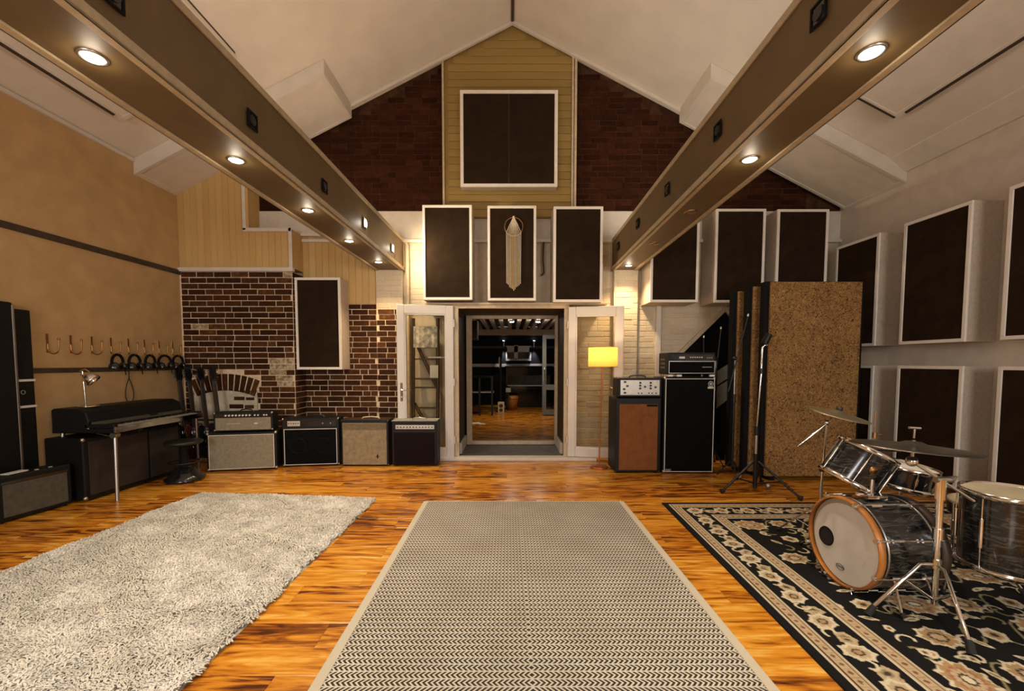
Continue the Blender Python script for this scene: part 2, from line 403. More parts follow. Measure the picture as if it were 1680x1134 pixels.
# wall behind the camera; its two windows are added for general light
wr = MB()
wx = [(-3.3, -1.5), (1.7, 3.5)]
wr.box(XL, -3.3, YR-0.1, YR, 0, 3.9).box(-1.5, 1.7, YR-0.1, YR, 0, 3.9).box(3.5, XR, YR-0.1, YR, 0, 3.8)
for a, b in wx: wr.box(a, b, YR-0.1, YR, 0, 1.2).box(a, b, YR-0.1, YR, 2.8, 3.8)
wr.prism([(XL, 3.8), (XR, 3.8), (XR, roof(XR)), (RX, RZ), (XL, roof(XL))], 'y', YR-0.1, YR)
struct(wr.build('wall_rear', M_rightwall), 'pale rear wall with two windows, behind the photographer', 'wall')
for i, (a, b) in enumerate(wx):
    f = MB().box(a, b, YR-0.08, YR-0.02, 1.2, 1.26).box(a, b, YR-0.08, YR-0.02, 2.74, 2.8).box(a, a+.06, YR-0.08, YR-0.02, 1.26, 2.74).box(b-.06, b, YR-0.08, YR-0.02, 1.26, 2.74).box((a+b)/2-.03, (a+b)/2+.03, YR-0.08, YR-0.02, 1.26, 2.74)
    wo = struct(f.build('window_%d' % (i+1), M_upvc), 'white framed window in the rear wall, %s one' % ('left' if i == 0 else 'right'), 'window')
    for c, d in ((a+.06, (a+b)/2-.03), ((a+b)/2+.03, b-.06)):
        MB().box(c, d, YR-0.055, YR-0.045, 1.26, 2.74).build('pane', M_glass, wo)

# rails on the left wall
struct(MB().box(XL, XL+0.022, YR, 6.1, 2.635, 2.700).build('trim_2', M_darktrim, bevel=0.004), 'dark picture rail across the tan left wall', 'trim')
struct(MB().box(XL, XL+0.022, 2.0, 6.1, 1.295, 1.345).build('trim_3', M_darktrim, bevel=0.004), 'dark rail under the wall hooks', 'trim')
# cornices where walls meet the ceiling
struct(MB().box(XL, XL+0.03, YR, 5.42, roof(XL)-0.045, roof(XL)-0.005).build('trim_4', M_white), 'pale bead between the tan wall and the ceiling', 'trim')
struct(MB().prism([(XR, roof(XR)-0.06), (XR-0.03, roof(XR)-0.06), (XR-0.22, roof(XR-0.22)-0.015), (XR-0.22, roof(XR-0.22)), (XR, roof(XR))], 'y', YR, 5.38).build('trim_5', M_white), 'sloping pale boxing where right wall meets ceiling', 'trim')

# ---- bricks
def brick_mesh():
    d, c = 0.012, 0.004
    vs = [(0, d, 0), (1, d, 0), (1, d, 1), (0, d, 1), (0, c, 0), (1, c, 0), (1, c, 1), (0, c, 1), (0.018, 0, 0.06), (0.982, 0, 0.06), (0.982, 0, 0.94), (0.018, 0, 0.94)]
    fs = [(i, (i+1) % 4, 4+(i+1) % 4, 4+i) for i in range(4)] + [(4+i, 4+(i+1) % 4, 8+(i+1) % 4, 8+i) for i in range(4)] + [(8, 9, 10, 11)]
    return MB().add(vs, fs)
M_brickpale = per_object('limewashed_brick', [(0.0, (0.10, 0.05, 0.02)), (0.4, (0.30, 0.22, 0.12)), (0.7, (0.50, 0.44, 0.31)), (1.0, (0.58, 0.53, 0.40))], 0.9, 0.85, 26, spec=0.15)
BR = {k: brick_mesh().mesh('brick', m) for k, m in (('old', M_brick), ('pale', M_brickpale), ('dark', M_brickdark), ('paint', M_brickpaint))}
def bricks(parent, kind, face, a0, a1, z0, z1, top=None, hole=None, L=0.245, Hh=0.0812, j=0.0105, axis='x', proud=0.008, phase=0.0, pale=()):
    """courses on the plane y=face (axis x, facing -y) or x=face (axis y, facing +x)"""
    z = z0; r = 0
    while z < z1 - 0.02:
        h = min(Hh, z1-z)
        a = a0 - (0.5*L if r % 2 else 0) - phase*L - rnd.uniform(0, 0.05)
        while a < a1:
            ln = L if rnd.random() > 0.12 else L*0.5
            b, e = max(a, a0), min(a+ln, a1)
            a += ln
            if e-b < 0.05: continue
            if top and (z+h > top(b) or z+h > top(e)):
                continue
            if hole:
                clear = [q for q in np.linspace(b, e, 25) if not any(hole(q, z+h*f) for f in (0.1, 0.5, 0.9))]
                if not clear: continue
                b, e = min(clear), max(clear)
                if e-b < 0.04: continue
            dz = rnd.uniform(-0.0012, 0.0012); pr = proud + rnd.uniform(-0.003, 0.004)
            kd = 'pale' if any(((b+e)/2-px)**2/pa**2+(z+h/2-pz)**2/pb**2 < 1 for px, pz, pa, pb in pale) else kind
            if axis == 'x':
                link_copy(BR[kd], 'brick', parent, (b+j/2, face-pr, z+j/2+dz), 0, (e-b-j, 1, h-j))
            else:
                link_copy(BR[kind], 'brick', parent, (face+pr, b+j/2, z+j/2+dz), PI/2, (e-b-j, 1, h-j))
        z += Hh; r += 1

# ---- back wall: painted lower masonry with the doorway
bw = MB()
bw.box(XL, -0.80, YB, YB+0.15, 0, 3.21).box(0.86, XR, YB, YB+0.15, 0, 3.21).box(-0.80, 0.86, YB, YB+0.15, 2.22, 3.21)
WB = struct(bw.build('wall_back', M_backpaint), 'cream painted masonry wall around the doorway', 'wall')
bricks(WB, 'paint', YB, -1.56, -0.80, 2.25, 3.2, L=0.25, proud=0.004)
bricks(WB, 'paint', YB, 0.96, 2.2, 0.0, 3.2, L=0.25, proud=0.004, hole=lambda x, z: 1.55 < x < 1.90)
bricks(WB, 'paint', YB, 2.28, 3.55, 1.25, 2.7, L=0.40, proud=0.003, hole=lambda x, z: z < 2.2-abs(x-3.22)*1.03+0.05)
# smooth plaster band with ledge
struct(MB().box(-3.70, XR, YB-0.02, YB, 3.21, 3.63).build('wall_band', M_band), 'smooth pale plaster band under the gable brickwork', 'wall')
struct(MB().box(-3.06, XR, YB-0.07, YB-0.02, 3.17, 3.215).build('trim_6', M_white, bevel=0.004), 'narrow white ledge across the back wall', 'trim')
# gable brick left and right of the clad column
def gable(nm, a, b, label):
    pts = [(a, 3.63), (b, 3.63), (b, roof(b)), (a, roof(a))]
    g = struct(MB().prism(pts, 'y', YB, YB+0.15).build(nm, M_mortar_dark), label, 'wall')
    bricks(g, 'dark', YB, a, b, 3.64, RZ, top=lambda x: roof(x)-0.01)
    return g
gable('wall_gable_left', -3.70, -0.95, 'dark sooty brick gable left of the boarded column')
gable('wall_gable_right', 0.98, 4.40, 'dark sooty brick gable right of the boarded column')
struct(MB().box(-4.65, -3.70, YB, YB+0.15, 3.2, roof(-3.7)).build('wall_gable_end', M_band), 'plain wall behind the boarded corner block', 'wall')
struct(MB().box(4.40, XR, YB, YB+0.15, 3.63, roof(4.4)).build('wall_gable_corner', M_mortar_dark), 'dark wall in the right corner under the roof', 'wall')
# boarded column in the gable
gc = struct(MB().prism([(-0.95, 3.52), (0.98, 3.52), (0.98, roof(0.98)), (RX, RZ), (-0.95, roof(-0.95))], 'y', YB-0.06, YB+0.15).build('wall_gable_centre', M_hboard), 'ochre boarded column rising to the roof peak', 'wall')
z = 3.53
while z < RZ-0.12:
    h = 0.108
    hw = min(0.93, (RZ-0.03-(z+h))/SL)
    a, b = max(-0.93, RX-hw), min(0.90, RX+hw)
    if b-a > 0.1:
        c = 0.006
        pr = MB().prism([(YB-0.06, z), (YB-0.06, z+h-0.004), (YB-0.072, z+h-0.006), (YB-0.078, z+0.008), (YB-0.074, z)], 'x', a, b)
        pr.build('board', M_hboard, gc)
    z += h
for a, b in ((0.905, 0.935), (0.945, 0.98), (-0.965, -0.935)):
    MB().box(a, b, YB-0.10, YB-0.055, 3.52, roof(b if b > 0 else a)-0.01).build('edge_trim', M_casing, gc, bevel=0.004)
# trims along the gable rake
for side in (-1, 1):
    xe = -3.9 if side < 0 else 4.6
    p = [(RX, RZ-0.005), (xe, roof(xe)-0.005), (xe, roof(xe)-0.05), (RX, RZ-0.055)]
    struct(MB().prism(p, 'y', YB-0.14, YB-0.10).build('trim_%d' % (8+side), M_white), 'pale rake moulding along the %s slope of the gable' % ('left' if side < 0 else 'right'), 'trim')

# ---- chimney breast, boarded block above it, alcove
YC = 6.10; XC = -3.06
AX, AZ, AR0, AR1 = -4.06, -0.05, 1.05, 1.30
def inarch(x, z):
    r = math.hypot(x-AX, z-AZ)
    if z < 0.93: return abs(x-AX) < 0.455
    return abs(math.atan2(x-AX, z-AZ)) < 0.405 and r < AR1+0.004
ch = MB().box(XL, -4.53, YC, YB, 0, 2.68).box(-3.60, XC, YC, YB, 0, 2.68).box(-4.53, -3.60, YC, YB, 1.0, 2.68).box(-4.53, -3.60, YC+0.03, YB, 0, 1.0)
CH = struct(ch.build('wall_chimney', M_mortar), 'dark old brick chimney breast with pale mortar and a bricked arch', 'wall')
bricks(CH, 'old', YC, XL+0.02, XC, 0.0, 2.68, hole=inarch, pale=((-4.45, 1.90, 0.12, 0.05), (-3.24, 1.36, 0.16, 0.13), (-3.2, 1.12, 0.12, 0.1), (-3.12, 2.62, 0.09, 0.05)))
bricks(CH, 'old', XC, YC, YB, 0.0, 2.68, axis='y', L=0.21)
for i in range(-5, 6):
    a = i*0.0735
    t = MB(); d = 0.03
    w0, w1 = 0.030, 0.036
    vs = [(-w0, 0, AR0), (w0, 0, AR0), (w1, 0, AR1-0.012), (-w1, 0, AR1-0.012)]
    t.add([(x, YC-0.008, z) for x, _, z in vs]+[(x*1.06, YC+0.03, z) for x, _, z in vs], [(0, 1, 2, 3), (0, 4, 5, 1), (1, 5, 6, 2), (2, 6, 7, 3), (3, 7, 4, 0)])
    M = T(AX, 0, AZ) @ roty(a)
    t.xf(M).build('arch_brick', M_brick, CH)
inf = MB().box(-4.50, -3.62, YC+0.015, YC+0.05, 0, 1.02).build('plaster_infill', M_plaster, CH)
for (x0, x1, z0, z1) in ((-3.95, -3.80, 0.86, 0.91), (-3.78, -3.66, 0.86, 0.90), (-4.02, -3.82, 0.74, 0.80), (-3.80, -3.67, 0.74, 0.79), (-3.98, -3.88, 0.62, 0.68)):
    MB().box(x0, x1, YC+0.008, YC+0.02, z0, z1).build('brick', M_brick, CH, bevel=0.003)
struct(MB().box(XL, XC+0.03, YC-0.04, YC+0.02, 2.68, 2.735).build('trim_10', M_white, bevel=0.006), 'cream ledge on top of the brick chimney breast', 'trim')
# boarded block
bl = MB().box(XL, -3.70, YC+0.012, YB, 2.735, 4.3).box(-3.70, XC, YC+0.012, YB, 2.735, 3.27)
BLK = struct(bl.build('wall_block', M_board), 'stepped block of cream vertical boards above the chimney breast', 'wall')
def vboard(parent, x0, x1, y, z0, z1, mat=M_board):
    c = 0.005
    MB().prism([(x0, y+0.012), (x1, y+0.012), (x1, y+0.006), (x1-c, y), (x0+c, y), (x0, y+0.006)], 'z', z0, z1).build('board', mat, parent)
x = XL; bwid = 0.0905
while x < XC-0.02:
    e = min(x+bwid, XC)
    vboard(BLK, x, e-0.001, YC, 2.735, 3.27 if x >= -3.71 else 4.12)
    x += bwid
for (px, zz0, zz1) in ((XC, 2.735, 3.27), (-3.70, 3.27, 4.2)):      # side returns
    for k in range(3):
        MB().box(px, px+0.012, YC+0.013+k*0.112, YC+0.013+(k+1)*0.112-0.003, zz0, zz1).build('board', M_board, BLK)
for b in ((-3.73, -3.685, 3.25, 4.2), (-3.73, XC+0.012, 3.235, 3.285), (XC-0.035, XC+0.016, 2.735, 3.285)):
    MB().box(b[0], b[1], YC-0.018, YC, b[2], b[3]).build('edge_trim', M_white, BLK, bevel=0.004)
# alcove: boards above, brick below, pier at its right
ALC = struct(MB().box(XC, -1.57, YB-0.025, YB, 0, 2.27).build('wall_alcove', M_mortar), 'brick alcove wall between chimney breast and door', 'wall')
bricks(ALC, 'old', YB-0.025, XC, -1.96, 0, 2.27)
MB().box(-1.96, -1.57, YB-0.09, YB-0.025, 0, 2.19).build('pier', M_mortar, ALC)
bricks(ALC, 'old', YB-0.09, -1.96, -1.57, 0, 2.19, phase=0.3)
ALB = struct(MB().box(XC, -1.96, YB-0.03, YB, 2.27, 3.26).build('wall_alcove_boards', M_board), 'cream vertical boards in the alcove above the bricks', 'wall')
x = XC
while x < -1.97:
    e = min(x+0.098, -1.96); vboard(ALB, x, e-0.001, YB-0.042, 2.27, 3.25); x += 0.098
MB().box(XC, -1.9, YB-0.10, YB-0.02, 3.25, 3.29).build('ledge', M_white, ALB)
P2 = struct(MB().box(-1.96, -1.57, YB-0.09, YB, 2.19, 2.76).build('wall_pier_left', M_backpaint), 'painted masonry pier carrying the left beam', 'wall')
bricks(P2, 'paint', YB-0.09, -1.96, -1.57, 2.2, 2.75, proud=0.004)
P3 = struct(MB().box(1.55, 1.90, YB-0.09, YB, 0, 2.76).build('wall_pier_right', M_backpaint), 'painted masonry pier carrying the right beam', 'wall')
bricks(P3, 'paint', YB-0.09, 1.55, 1.90, 0, 2.75, proud=0.004, phase=0.3)
tag(MB().tube([(-1.50, YB-0.055, z) for z in (0.0, 1.5, 3.0)]+[(-1.50, YB-0.05, 3.12), (-1.53, YB-0.04, 3.17)], 0.026, 10).build('wall_pipe', M_casing), 'cream painted pipe running up beside the left beam end', 'pipe')
struct(MB().box(2.20, 2.27, YB-0.05, YB, 0, 2.25).build('trim_11', M_white, bevel=0.005), 'white vertical post strip left of the pointed black recess', 'trim')
# pointed black recess with timber trim
rec = thing('pointed_recess', 'black pointed recess with pale timber trim, behind the tall bass cabinet', 'recess', (3.22, YB-0.02, 0))
MB().prism([(-0.72, 0), (-0.72, 1.44), (0, 2.16), (0.72, 1.44), (0.72, 0)], 'y', -0.012, 0.0).build('curtain', M_blackgl, rec)
for s in (-1, 1):
    MB().prism([(0, 2.16), (0, 2.235), (s*0.80, 1.435), (s*0.80, 1.36)], 'y', -0.05, 0.0).build('timber_trim', M_casing, rec, bevel=0.004)
    MB().box(min(s*0.72, s*0.78), max(s*0.72, s*0.78), -0.05, 0, 0, 1.42).build('timber_trim', M_casing, rec, bevel=0.004)

# ------------------------------------------------------------------ doorway, lobby and far room
cas = MB().box(-0.80, -0.72, 6.12, YB, 0, 2.19).box(0.79, 0.86, 6.12, YB, 0, 2.19)
D = thing('door_1', 'cream timber door casing with dark reveal between the glazed leaves', 'doorway', (0, 0, 0)); D['kind'] = 'structure'
MB().box(-0.80, -0.72, 6.12, 6.17, 0.045, 2.17).build('jamb', M_casing, D, bevel=0.004)
MB().box(0.79, 0.86, 6.12, 6.17, 0.045, 2.17).build('jamb', M_casing, D, bevel=0.004)
MB().box(-1.20, 1.40, 6.10, YB, 2.22, 2.25).build('head_shelf', M_casing, D, bevel=0.004)
MB().box(-0.80, 0.86, 6.12, 6.17, 2.17, 2.22).build('head', M_casing, D, bevel=0.004)
MB().box(-0.80, -0.735, 6.17, 7.05, 0, 2.20).build('reveal', M_reveal, D)
MB().box(0.80, 0.86, 6.17, 7.05, 0, 2.20).build('reveal', M_reveal, D)
MB().box(-0.80, 0.86, 6.17, 7.05, 2.17, 2.22).build('reveal', M_reveal, D)
MB().box(-0.735, 0.80, 6.17, 7.05, 0, 0.04).build('threshold', M_greyslab, D)
MB().box(-1.05, 1.25, 6.0, 6.17, 0, 0.045).build('step', M_white, D, bevel=0.006)
for x0, x1 in ((-0.735, -0.70), (0.765, 0.80)):
    MB().box(x0, x1, 6.3, 7.0, 0.04, 0.20).build('skirting', M_white, D, bevel=0.003)
IF = thing('door_2', 'inner cream door frame at the end of the dark lobby', 'door frame', (0, 0, 0)); IF['kind'] = 'structure'
MB().box(-0.70, -0.61, 7.02, 7.10, 0.04, 2.17).build('jamb', M_casing, IF, bevel=0.006)
MB().box(0.755, 0.84, 7.02, 7.10, 0.04, 2.17).build('jamb', M_casing, IF, bevel=0.006)
MB().box(-0.61, 0.755, 7.02, 7.10, 2.115, 2.17).build('head', M_casing, IF, bevel=0.006)
MB().box(-0.61, 0.755, 7.02, 7.10, 0.04, 0.10).build('sill', M_casing, IF, bevel=0.006)
# far room shell
FR = struct(MB().box(-2.6, 2.8, 7.05, 14.1, -0.1, 0.0).build('floor', M_floor), 'wood floor of the room beyond the doorway', 'floor')
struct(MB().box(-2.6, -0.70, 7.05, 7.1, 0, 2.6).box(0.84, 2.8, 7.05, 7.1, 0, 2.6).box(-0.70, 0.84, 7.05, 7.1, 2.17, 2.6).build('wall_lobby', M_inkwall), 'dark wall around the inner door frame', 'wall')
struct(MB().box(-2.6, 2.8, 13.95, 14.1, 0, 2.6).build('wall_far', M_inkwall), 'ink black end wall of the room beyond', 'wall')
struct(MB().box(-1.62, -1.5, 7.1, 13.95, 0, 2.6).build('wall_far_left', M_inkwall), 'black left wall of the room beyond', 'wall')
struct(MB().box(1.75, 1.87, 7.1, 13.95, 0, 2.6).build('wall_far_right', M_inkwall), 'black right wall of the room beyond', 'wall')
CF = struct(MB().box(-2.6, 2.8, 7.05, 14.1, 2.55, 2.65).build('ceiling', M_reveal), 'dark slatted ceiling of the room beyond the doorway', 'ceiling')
for k in range(14):
    xx = -1.4 + k*0.23
    MB().box(xx, xx+0.10, 7.2, 13.6, 2.44, 2.55).build('slat', M_white, CF)
struct(MB().box(-1.5, 1.75, 13.5, 13.6, 2.26, 2.44).build('trim_12', M_casing), 'pale cross beam at the end of the slatted ceiling', 'trim')
struct(MB().box(-1.5, 1.75, 13.92, 13.95, 1.26, 1.36).build('trim_13', M_white), 'pale dado rail in the dark far room', 'trim')
struct(MB().box(-1.5, 1.75, 13.93, 13.95, 1.86, 1.94).build('trim_14', plain('grey_trim', (0.06, 0.06, 0.065), 0.6)), 'grey rail above the dado in the far room', 'trim')

def leaf(name, label, hinge, free, z0, z1, hs):
    h = Vector(hinge); f = Vector(free); wd = (f-h).length
    rz = math.atan2((f-h).y, (f-h).x)
    o = thing(name, label, 'door', (h.x, h.y, z0), rz); o['kind'] = 'structure'
    H = z1-z0; st = 0.105; t = 0.055
    # local x from hinge to free edge; front faces the room
    y0, y1 = (-t, 0) if abs(rz) < 1.6 else (0, t)
    MB().box(0, st, y0, y1, 0, H).build('stile', M_upvc, o, bevel=0.008)
    MB().box(wd-st, wd, y0, y1, 0, H).build('stile', M_upvc, o, bevel=0.008)
    MB().box(st, wd-st, y0, y1, H-0.125, H).build('rail', M_upvc, o, bevel=0.008)
    MB().box(st, wd-st, y0, y1, 0, 0.13).build('rail', M_upvc, o, bevel=0.008)
    ym = (y0+y1)/2
    MB().box(st, wd-st, ym-0.006, ym+0.006, 0.13, H-0.125).build('pane', M_glass, o)
    bead = MB()
    for fs in (y0+0.004, y1-0.016):
        bead.box(st, st+0.018, fs, fs+0.012, 0.13, H-0.125).box(wd-st-0.018, wd-st, fs, fs+0.012, 0.13, H-0.125).box(st, wd-st, fs, fs+0.012, 0.13, 0.148).box(st, wd-st, fs, fs+0.012, H-0.143, H-0.125)
    bead.build('glazing_bead', M_upvc, o)
    fy = y0 if abs(rz) < 1.6 else y1; sg = -1 if abs(rz) < 1.6 else 1
    if hs:
        hd = MB().box(wd-0.075, wd-0.040, min(fy, fy+sg*0.012), max(fy, fy+sg*0.012), hs-0.16, hs+0.10).build('handle_plate', M_chrome, o, bevel=0.004)
        MB().cyl((wd-0.058, fy, hs), (wd-0.058, fy+sg*0.055, hs), 0.010).tube([(wd-0.058, fy+sg*0.05, hs), (wd-0.10, fy+sg*0.055, hs), (wd-0.175, fy+sg*0.05, hs-0.004)], 0.010).build('lever', M_chrome, hd)
        MB().cyl((wd-0.058, fy, hs-0.10), (wd-0.058, fy+sg*0.016, hs-0.10), 0.010).build('lock', M_steel, hd)
    for hz in (0.25, H/2, H-0.25):
        MB().cyl((-0.008, fy+sg*0.008, hz-0.05), (-0.008, fy+sg*0.008, hz+0.05), 0.010).build('hinge', M_upvc, o)
    return o
leaf('door_3', 'white glazed door leaf with lever handle, folded back left of the doorway', (-0.795, 6.125), (-1.565, 5.99), 0.04, 2.205, 0.98)
leaf('door_4', 'white glazed door leaf folded back right of the doorway, behind the floor lamp', (0.850, 6.125), (1.60, 5.99), 0.05, 2.185, 1.0)

# ladder shelf standing behind the left leaf
ls = thing('ladder_shelf', 'dark wooden ladder shelf seen through the left glazed door', 'shelf', (-1.22, 6.22, 0))
for sx in (-0.19, 0.17):
    MB().tube([(sx, 0.0, 0), (sx, 0.12, 2.05)], 0.026, 8).build('rail', M_walnut, ls)
for z in (0.42, 0.72, 1.02, 1.15, 1.44):
    MB().box(-0.19, 0.17, 0.02+z*0.058-0.02, 0.02+z*0.058+0.03, z, z+0.022).build('rung', M_walnut, ls)
MB().cyl((-0.18, 0.12, 1.75), (0.16, 0.09, 1.02), 0.026, n=8).build('brace', M_walnut, ls)
MB().cyl((-0.18, 0.07, 0.80), (0.10, 0.05, 0.30), 0.026, n=8).build('brace', M_walnut, ls)
bl_ = MB()
for k in range(9):
    xx = -0.18+k*0.038
    bl_.add([(xx, 0.06+0.012*(k % 2), 1.62), (xx+0.04, 0.06+0.012*((k+1) % 2), 1.62), (xx+0.04, 0.075+0.012*((k+1) % 2), 1.93), (xx, 0.075+0.012*(k % 2), 1.93)], [(0, 1, 2, 3)])
bo = bl_.build('folded_blanket', plain('striped_cloth', (0.42, 0.40, 0.36), 0.9, var=0.7, scale=14), None, loc=(-1.22, 6.22, 0), fix=False)
m_ = bo.modifiers.new('Solidify', 'SOLIDIFY'); m_.thickness = 0.012
tag(bo, 'grey and white striped blanket hung on the ladder shelf', 'blanket')
tag(MB().box(-1.18, -0.93, 6.255, 6.31, 1.465, 1.485).build('wall_shelf_board', M_white), 'small white board lying on the ladder shelf', 'board')
tag(MB().box(-1.16, -1.04, 6.262, 6.274, 1.174, 1.36).build('picture_card', M_paper), 'pale card propped on the ladder shelf rung', 'card')

# far room furniture
def upright_piano():
    o = thing('upright_piano', 'black upright piano in the dark far room', 'piano', (0.62, 13.25, 0))
    MB().box(-0.72, 0.72, 0.1, 0.6, 0.0, 1.25).build('case', M_blackgl, o, bevel=0.01)
    MB().box(-0.75, 0.75, 0.04, 0.62, 1.25, 1.29).build('lid', M_blackgl, o, bevel=0.006)
    MB().box(-0.72, 0.72, -0.18, 0.1, 0.60, 0.68).build('key_bed', M_blackgl, o, bevel=0.006)
    MB().box(-0.66, 0.66, -0.14, 0.06, 0.68, 0.70).build('keys', M_knobw, o)
    MB().prism([(0.06, 0.72), (0.10, 0.72), (0.09, 1.0), (0.06, 1.0)], 'x', -0.66, 0.66).build('fallboard', M_walnut, o)
    for s in (-1, 1): MB().box(s*0.70-0.03, s*0.70+0.03, -0.16, -0.10, 0, 0.60).build('leg', M_blackgl, o, bevel=0.004)
upright_piano()
for x, lb in ((-0.174, 'left'), (0.813, 'right')):
    o = thing('wall_sconce', 'cylindrical up-and-down wall light in the far room, %s of the white window' % lb, 'wall light', (x, 13.95, 2.0), group='far room wall lights')
    MB().cyl((0, -0.08, -0.09), (0, -0.08, 0.10), 0.04).build('cylinder', M_steel, o)
    MB().box(-0.03, 0.03, -0.05, 0, -0.03, 0.03).build('bracket', M_steel, o)
    MB().cyl((0, -0.08, 0.101), (0, -0.08, 0.104), 0.035).build('bulb', M_lampcool, o)
    light('sconce_up', 'SPOT', (0, -0.10, 0.13), 40, (0.95, 0.95, 1), o, (PI-0.12, 0, 0), spot_size=1.0, spot_blend=0.9, shadow_soft_size=0.02)
    light('sconce_down', 'SPOT', (0, -0.10, -0.11), 40, (0.95, 0.95, 1), o, (0.12, 0, 0), spot_size=1.0, spot_blend=0.9, shadow_soft_size=0.02)
wn = struct(MB().box(-0.10, 0.72, 13.90, 13.95, 1.46, 1.52).box(-0.10, 0.72, 13.90, 13.95, 1.74, 1.94).box(-0.10, -0.06, 13.90, 13.95, 1.5, 1.9).box(0.66, 0.72, 13.90, 13.95, 1.5, 1.9).box(0.17, 0.29, 13.90, 13.95, 1.5, 1.96).build('window_3', M_knobw), 'small white framed window above the far piano', 'window')
for a, b in ((-0.06, 0.17), (0.29, 0.66)):
    MB().box(a, b, 13.925, 13.94, 1.52, 1.74).build('pane', plain('dim_window_glass', (0.06, 0.06, 0.055), 0.1), wn)
o = thing('side_desk', 'black desk on the left of the far room', 'desk', (-0.75, 11.2, 0))
MB().box(-0.5, 0.35, 0, 0.6, 1.0, 1.045).build('desk_top', M_blackgl, o, bevel=0.005)
for sx in (-0.45, -0.05, 0.28):
    MB().box(sx, sx+0.05, 0.02, 0.07, 0, 1.0).build('leg', M_blackmetal, o)
MB().box(-0.5, 0.35, 0.05, 0.55, 0.60, 0.63).build('shelf', M_steel, o)
o = thing('speaker_stand', 'slim black post standing before the far piano', 'stand', (-0.24, 12.2, 0))
MB().cyl((0, 0, 0.02), (0, 0, 1.55), 0.035).build('pole', M_blackmetal, o); MB().cyl((0, 0, 0), (0, 0, 0.02), 0.14).build('base', M_blackmetal, o)
MB().box(-0.05, 0.05, -0.05, 0.05, 1.55, 1.80).build('head', M_blackmt, o, bevel=0.01)
MB().box(-0.04, -0.025, -0.05, -0.035, 1.25, 1.65).build('light_strip', M_chrome, o)
o = thing('wooden_stool', 'round orange-brown wooden stool under the far piano', 'stool', (0.10, 12.6, 0))
MB().lathe([(0, 0), (0.12, 0), (0.19, 0.36), (0.17, 0.42), (0, 0.42)], n=20).build('barrel', M_orangewood, o); MB().torus(0.175, 0.012, T(0, 0, 0.33), 20, 6).build('rim', M_walnut, o)
o = thing('small_speaker', 'small beige speaker on the far room floor', 'speaker', (-0.22, 11.80, 0))
MB().box(-0.09, 0.09, 0, 0.15, 0, 0.30).build('cabinet', M_casing, o, bevel=0.01); MB().cyl((0, -0.006, 0.20), (0, 0.0, 0.20), 0.055).build('cone', M_reveal, o); MB().cyl((0, -0.006, 0.08), (0, 0.0, 0.08), 0.05).build('cone', M_reveal, o)
o = thing('control_box', 'pale grey box on the post by the far piano', 'box', (-0.02, 12.26, 0.55))
MB().box(-0.07, 0.07, -0.06, 0.06, 0, 0.12).build('case', M_stone, o, bevel=0.005); MB().cyl((0, -0.07, 0.06), (0, -0.06, 0.06), 0.02).build('dial', M_steel, o); MB().box(-0.02, 0.02, -0.01, 0.01, -0.55, 0).build('post', M_blackmetal, o)
for x, y_, r, lb in ((-0.80, 9.75, 0.3, 'larger white sheet on the far room floor'), (-0.62, 9.65, 0.15, 'smaller white sheet on the far room floor')):
    tag(MB().box(-r/2, r/2, -r*0.35, r*0.35, 0, 0.008).xf(T(x, y_, 0.001) @ rotz(0.4)).build('paper_sheet', M_paper), lb, 'paper')
o = thing('wall_speaker', 'dark speaker box hung high just inside the far room', 'speaker', (-0.75, 9.0, 1.87))
MB().box(-0.20, 0.10, -0.12, 0.12, 0, 0.40).build('cabinet', M_reveal, o, bevel=0.01); MB().box(-0.17, 0.07, -0.13, -0.12, 0.03, 0.37).build('grille', M_browncloth, o); MB().box(-0.80, -0.20, -0.02, 0.02, 0.18, 0.22).build('bracket', M_blackmetal, o)
o = thing('door_5', 'grey framed glass door standing open in the far room', 'door', (0.88, 11.2, 0.02), 0.05); o['kind'] = 'structure'
M_greyfr = plain('grey_frame', (0.16, 0.165, 0.16), 0.5)
MB().box(0, 0.10, 0, 0.05, 0, 2.1).build('stile', M_greyfr, o); MB().box(0.75, 0.85, 0, 0.05, 0, 2.1).build('stile', M_greyfr, o)
MB().box(0.10, 0.75, 0, 0.05, 2.0, 2.1).build('rail', M_greyfr, o); MB().box(0.10, 0.75, 0, 0.05, 0, 0.14).build('rail', M_greyfr, o); MB().box(0.10, 0.75, 0, 0.05, 0.66, 0.80).build('rail', M_greyfr, o)
MB().box(0.10, 0.75, 0.02, 0.03, 0.14, 2.0).build('pane', M_glass, o)
MB().tube([(0.05, 0, 0.92), (0.05, -0.05, 0.92), (0.05, -0.05, 1.28), (0.05, 0, 1.28)], 0.012, 8).build('handle', M_chrome, o)
for x, y_, lb in ((0.07, 10.5, 'left'), (0.71, 10.5, 'right')):
    o = thing('ceiling_spot', 'bright round spotlight on the far room ceiling, %s of two' % lb, 'spotlight', (x, y_, 2.44), group='far room ceiling spotlights')
    MB().cyl((0, 0, -0.05), (0, 0, 0.0), 0.06).build('can', M_white, o); MB().cyl((0, 0, -0.056), (0, 0, -0.05), 0.05).build('lens', plain('bright_far_spot', (1, 1, 1), 0.5, emit=(1, 0.95, 0.85), estr=70), o)
    light('spot_lamp', 'SPOT', (0, 0, -0.07), 60, (1.0, 0.80, 0.55), o, spot_size=2.4, spot_blend=0.8, shadow_soft_size=0.05)
    light('spot_glow', 'POINT', (0, 0, -0.12), 4, (1.0, 0.9, 0.75), o, shadow_soft_size=0.06)

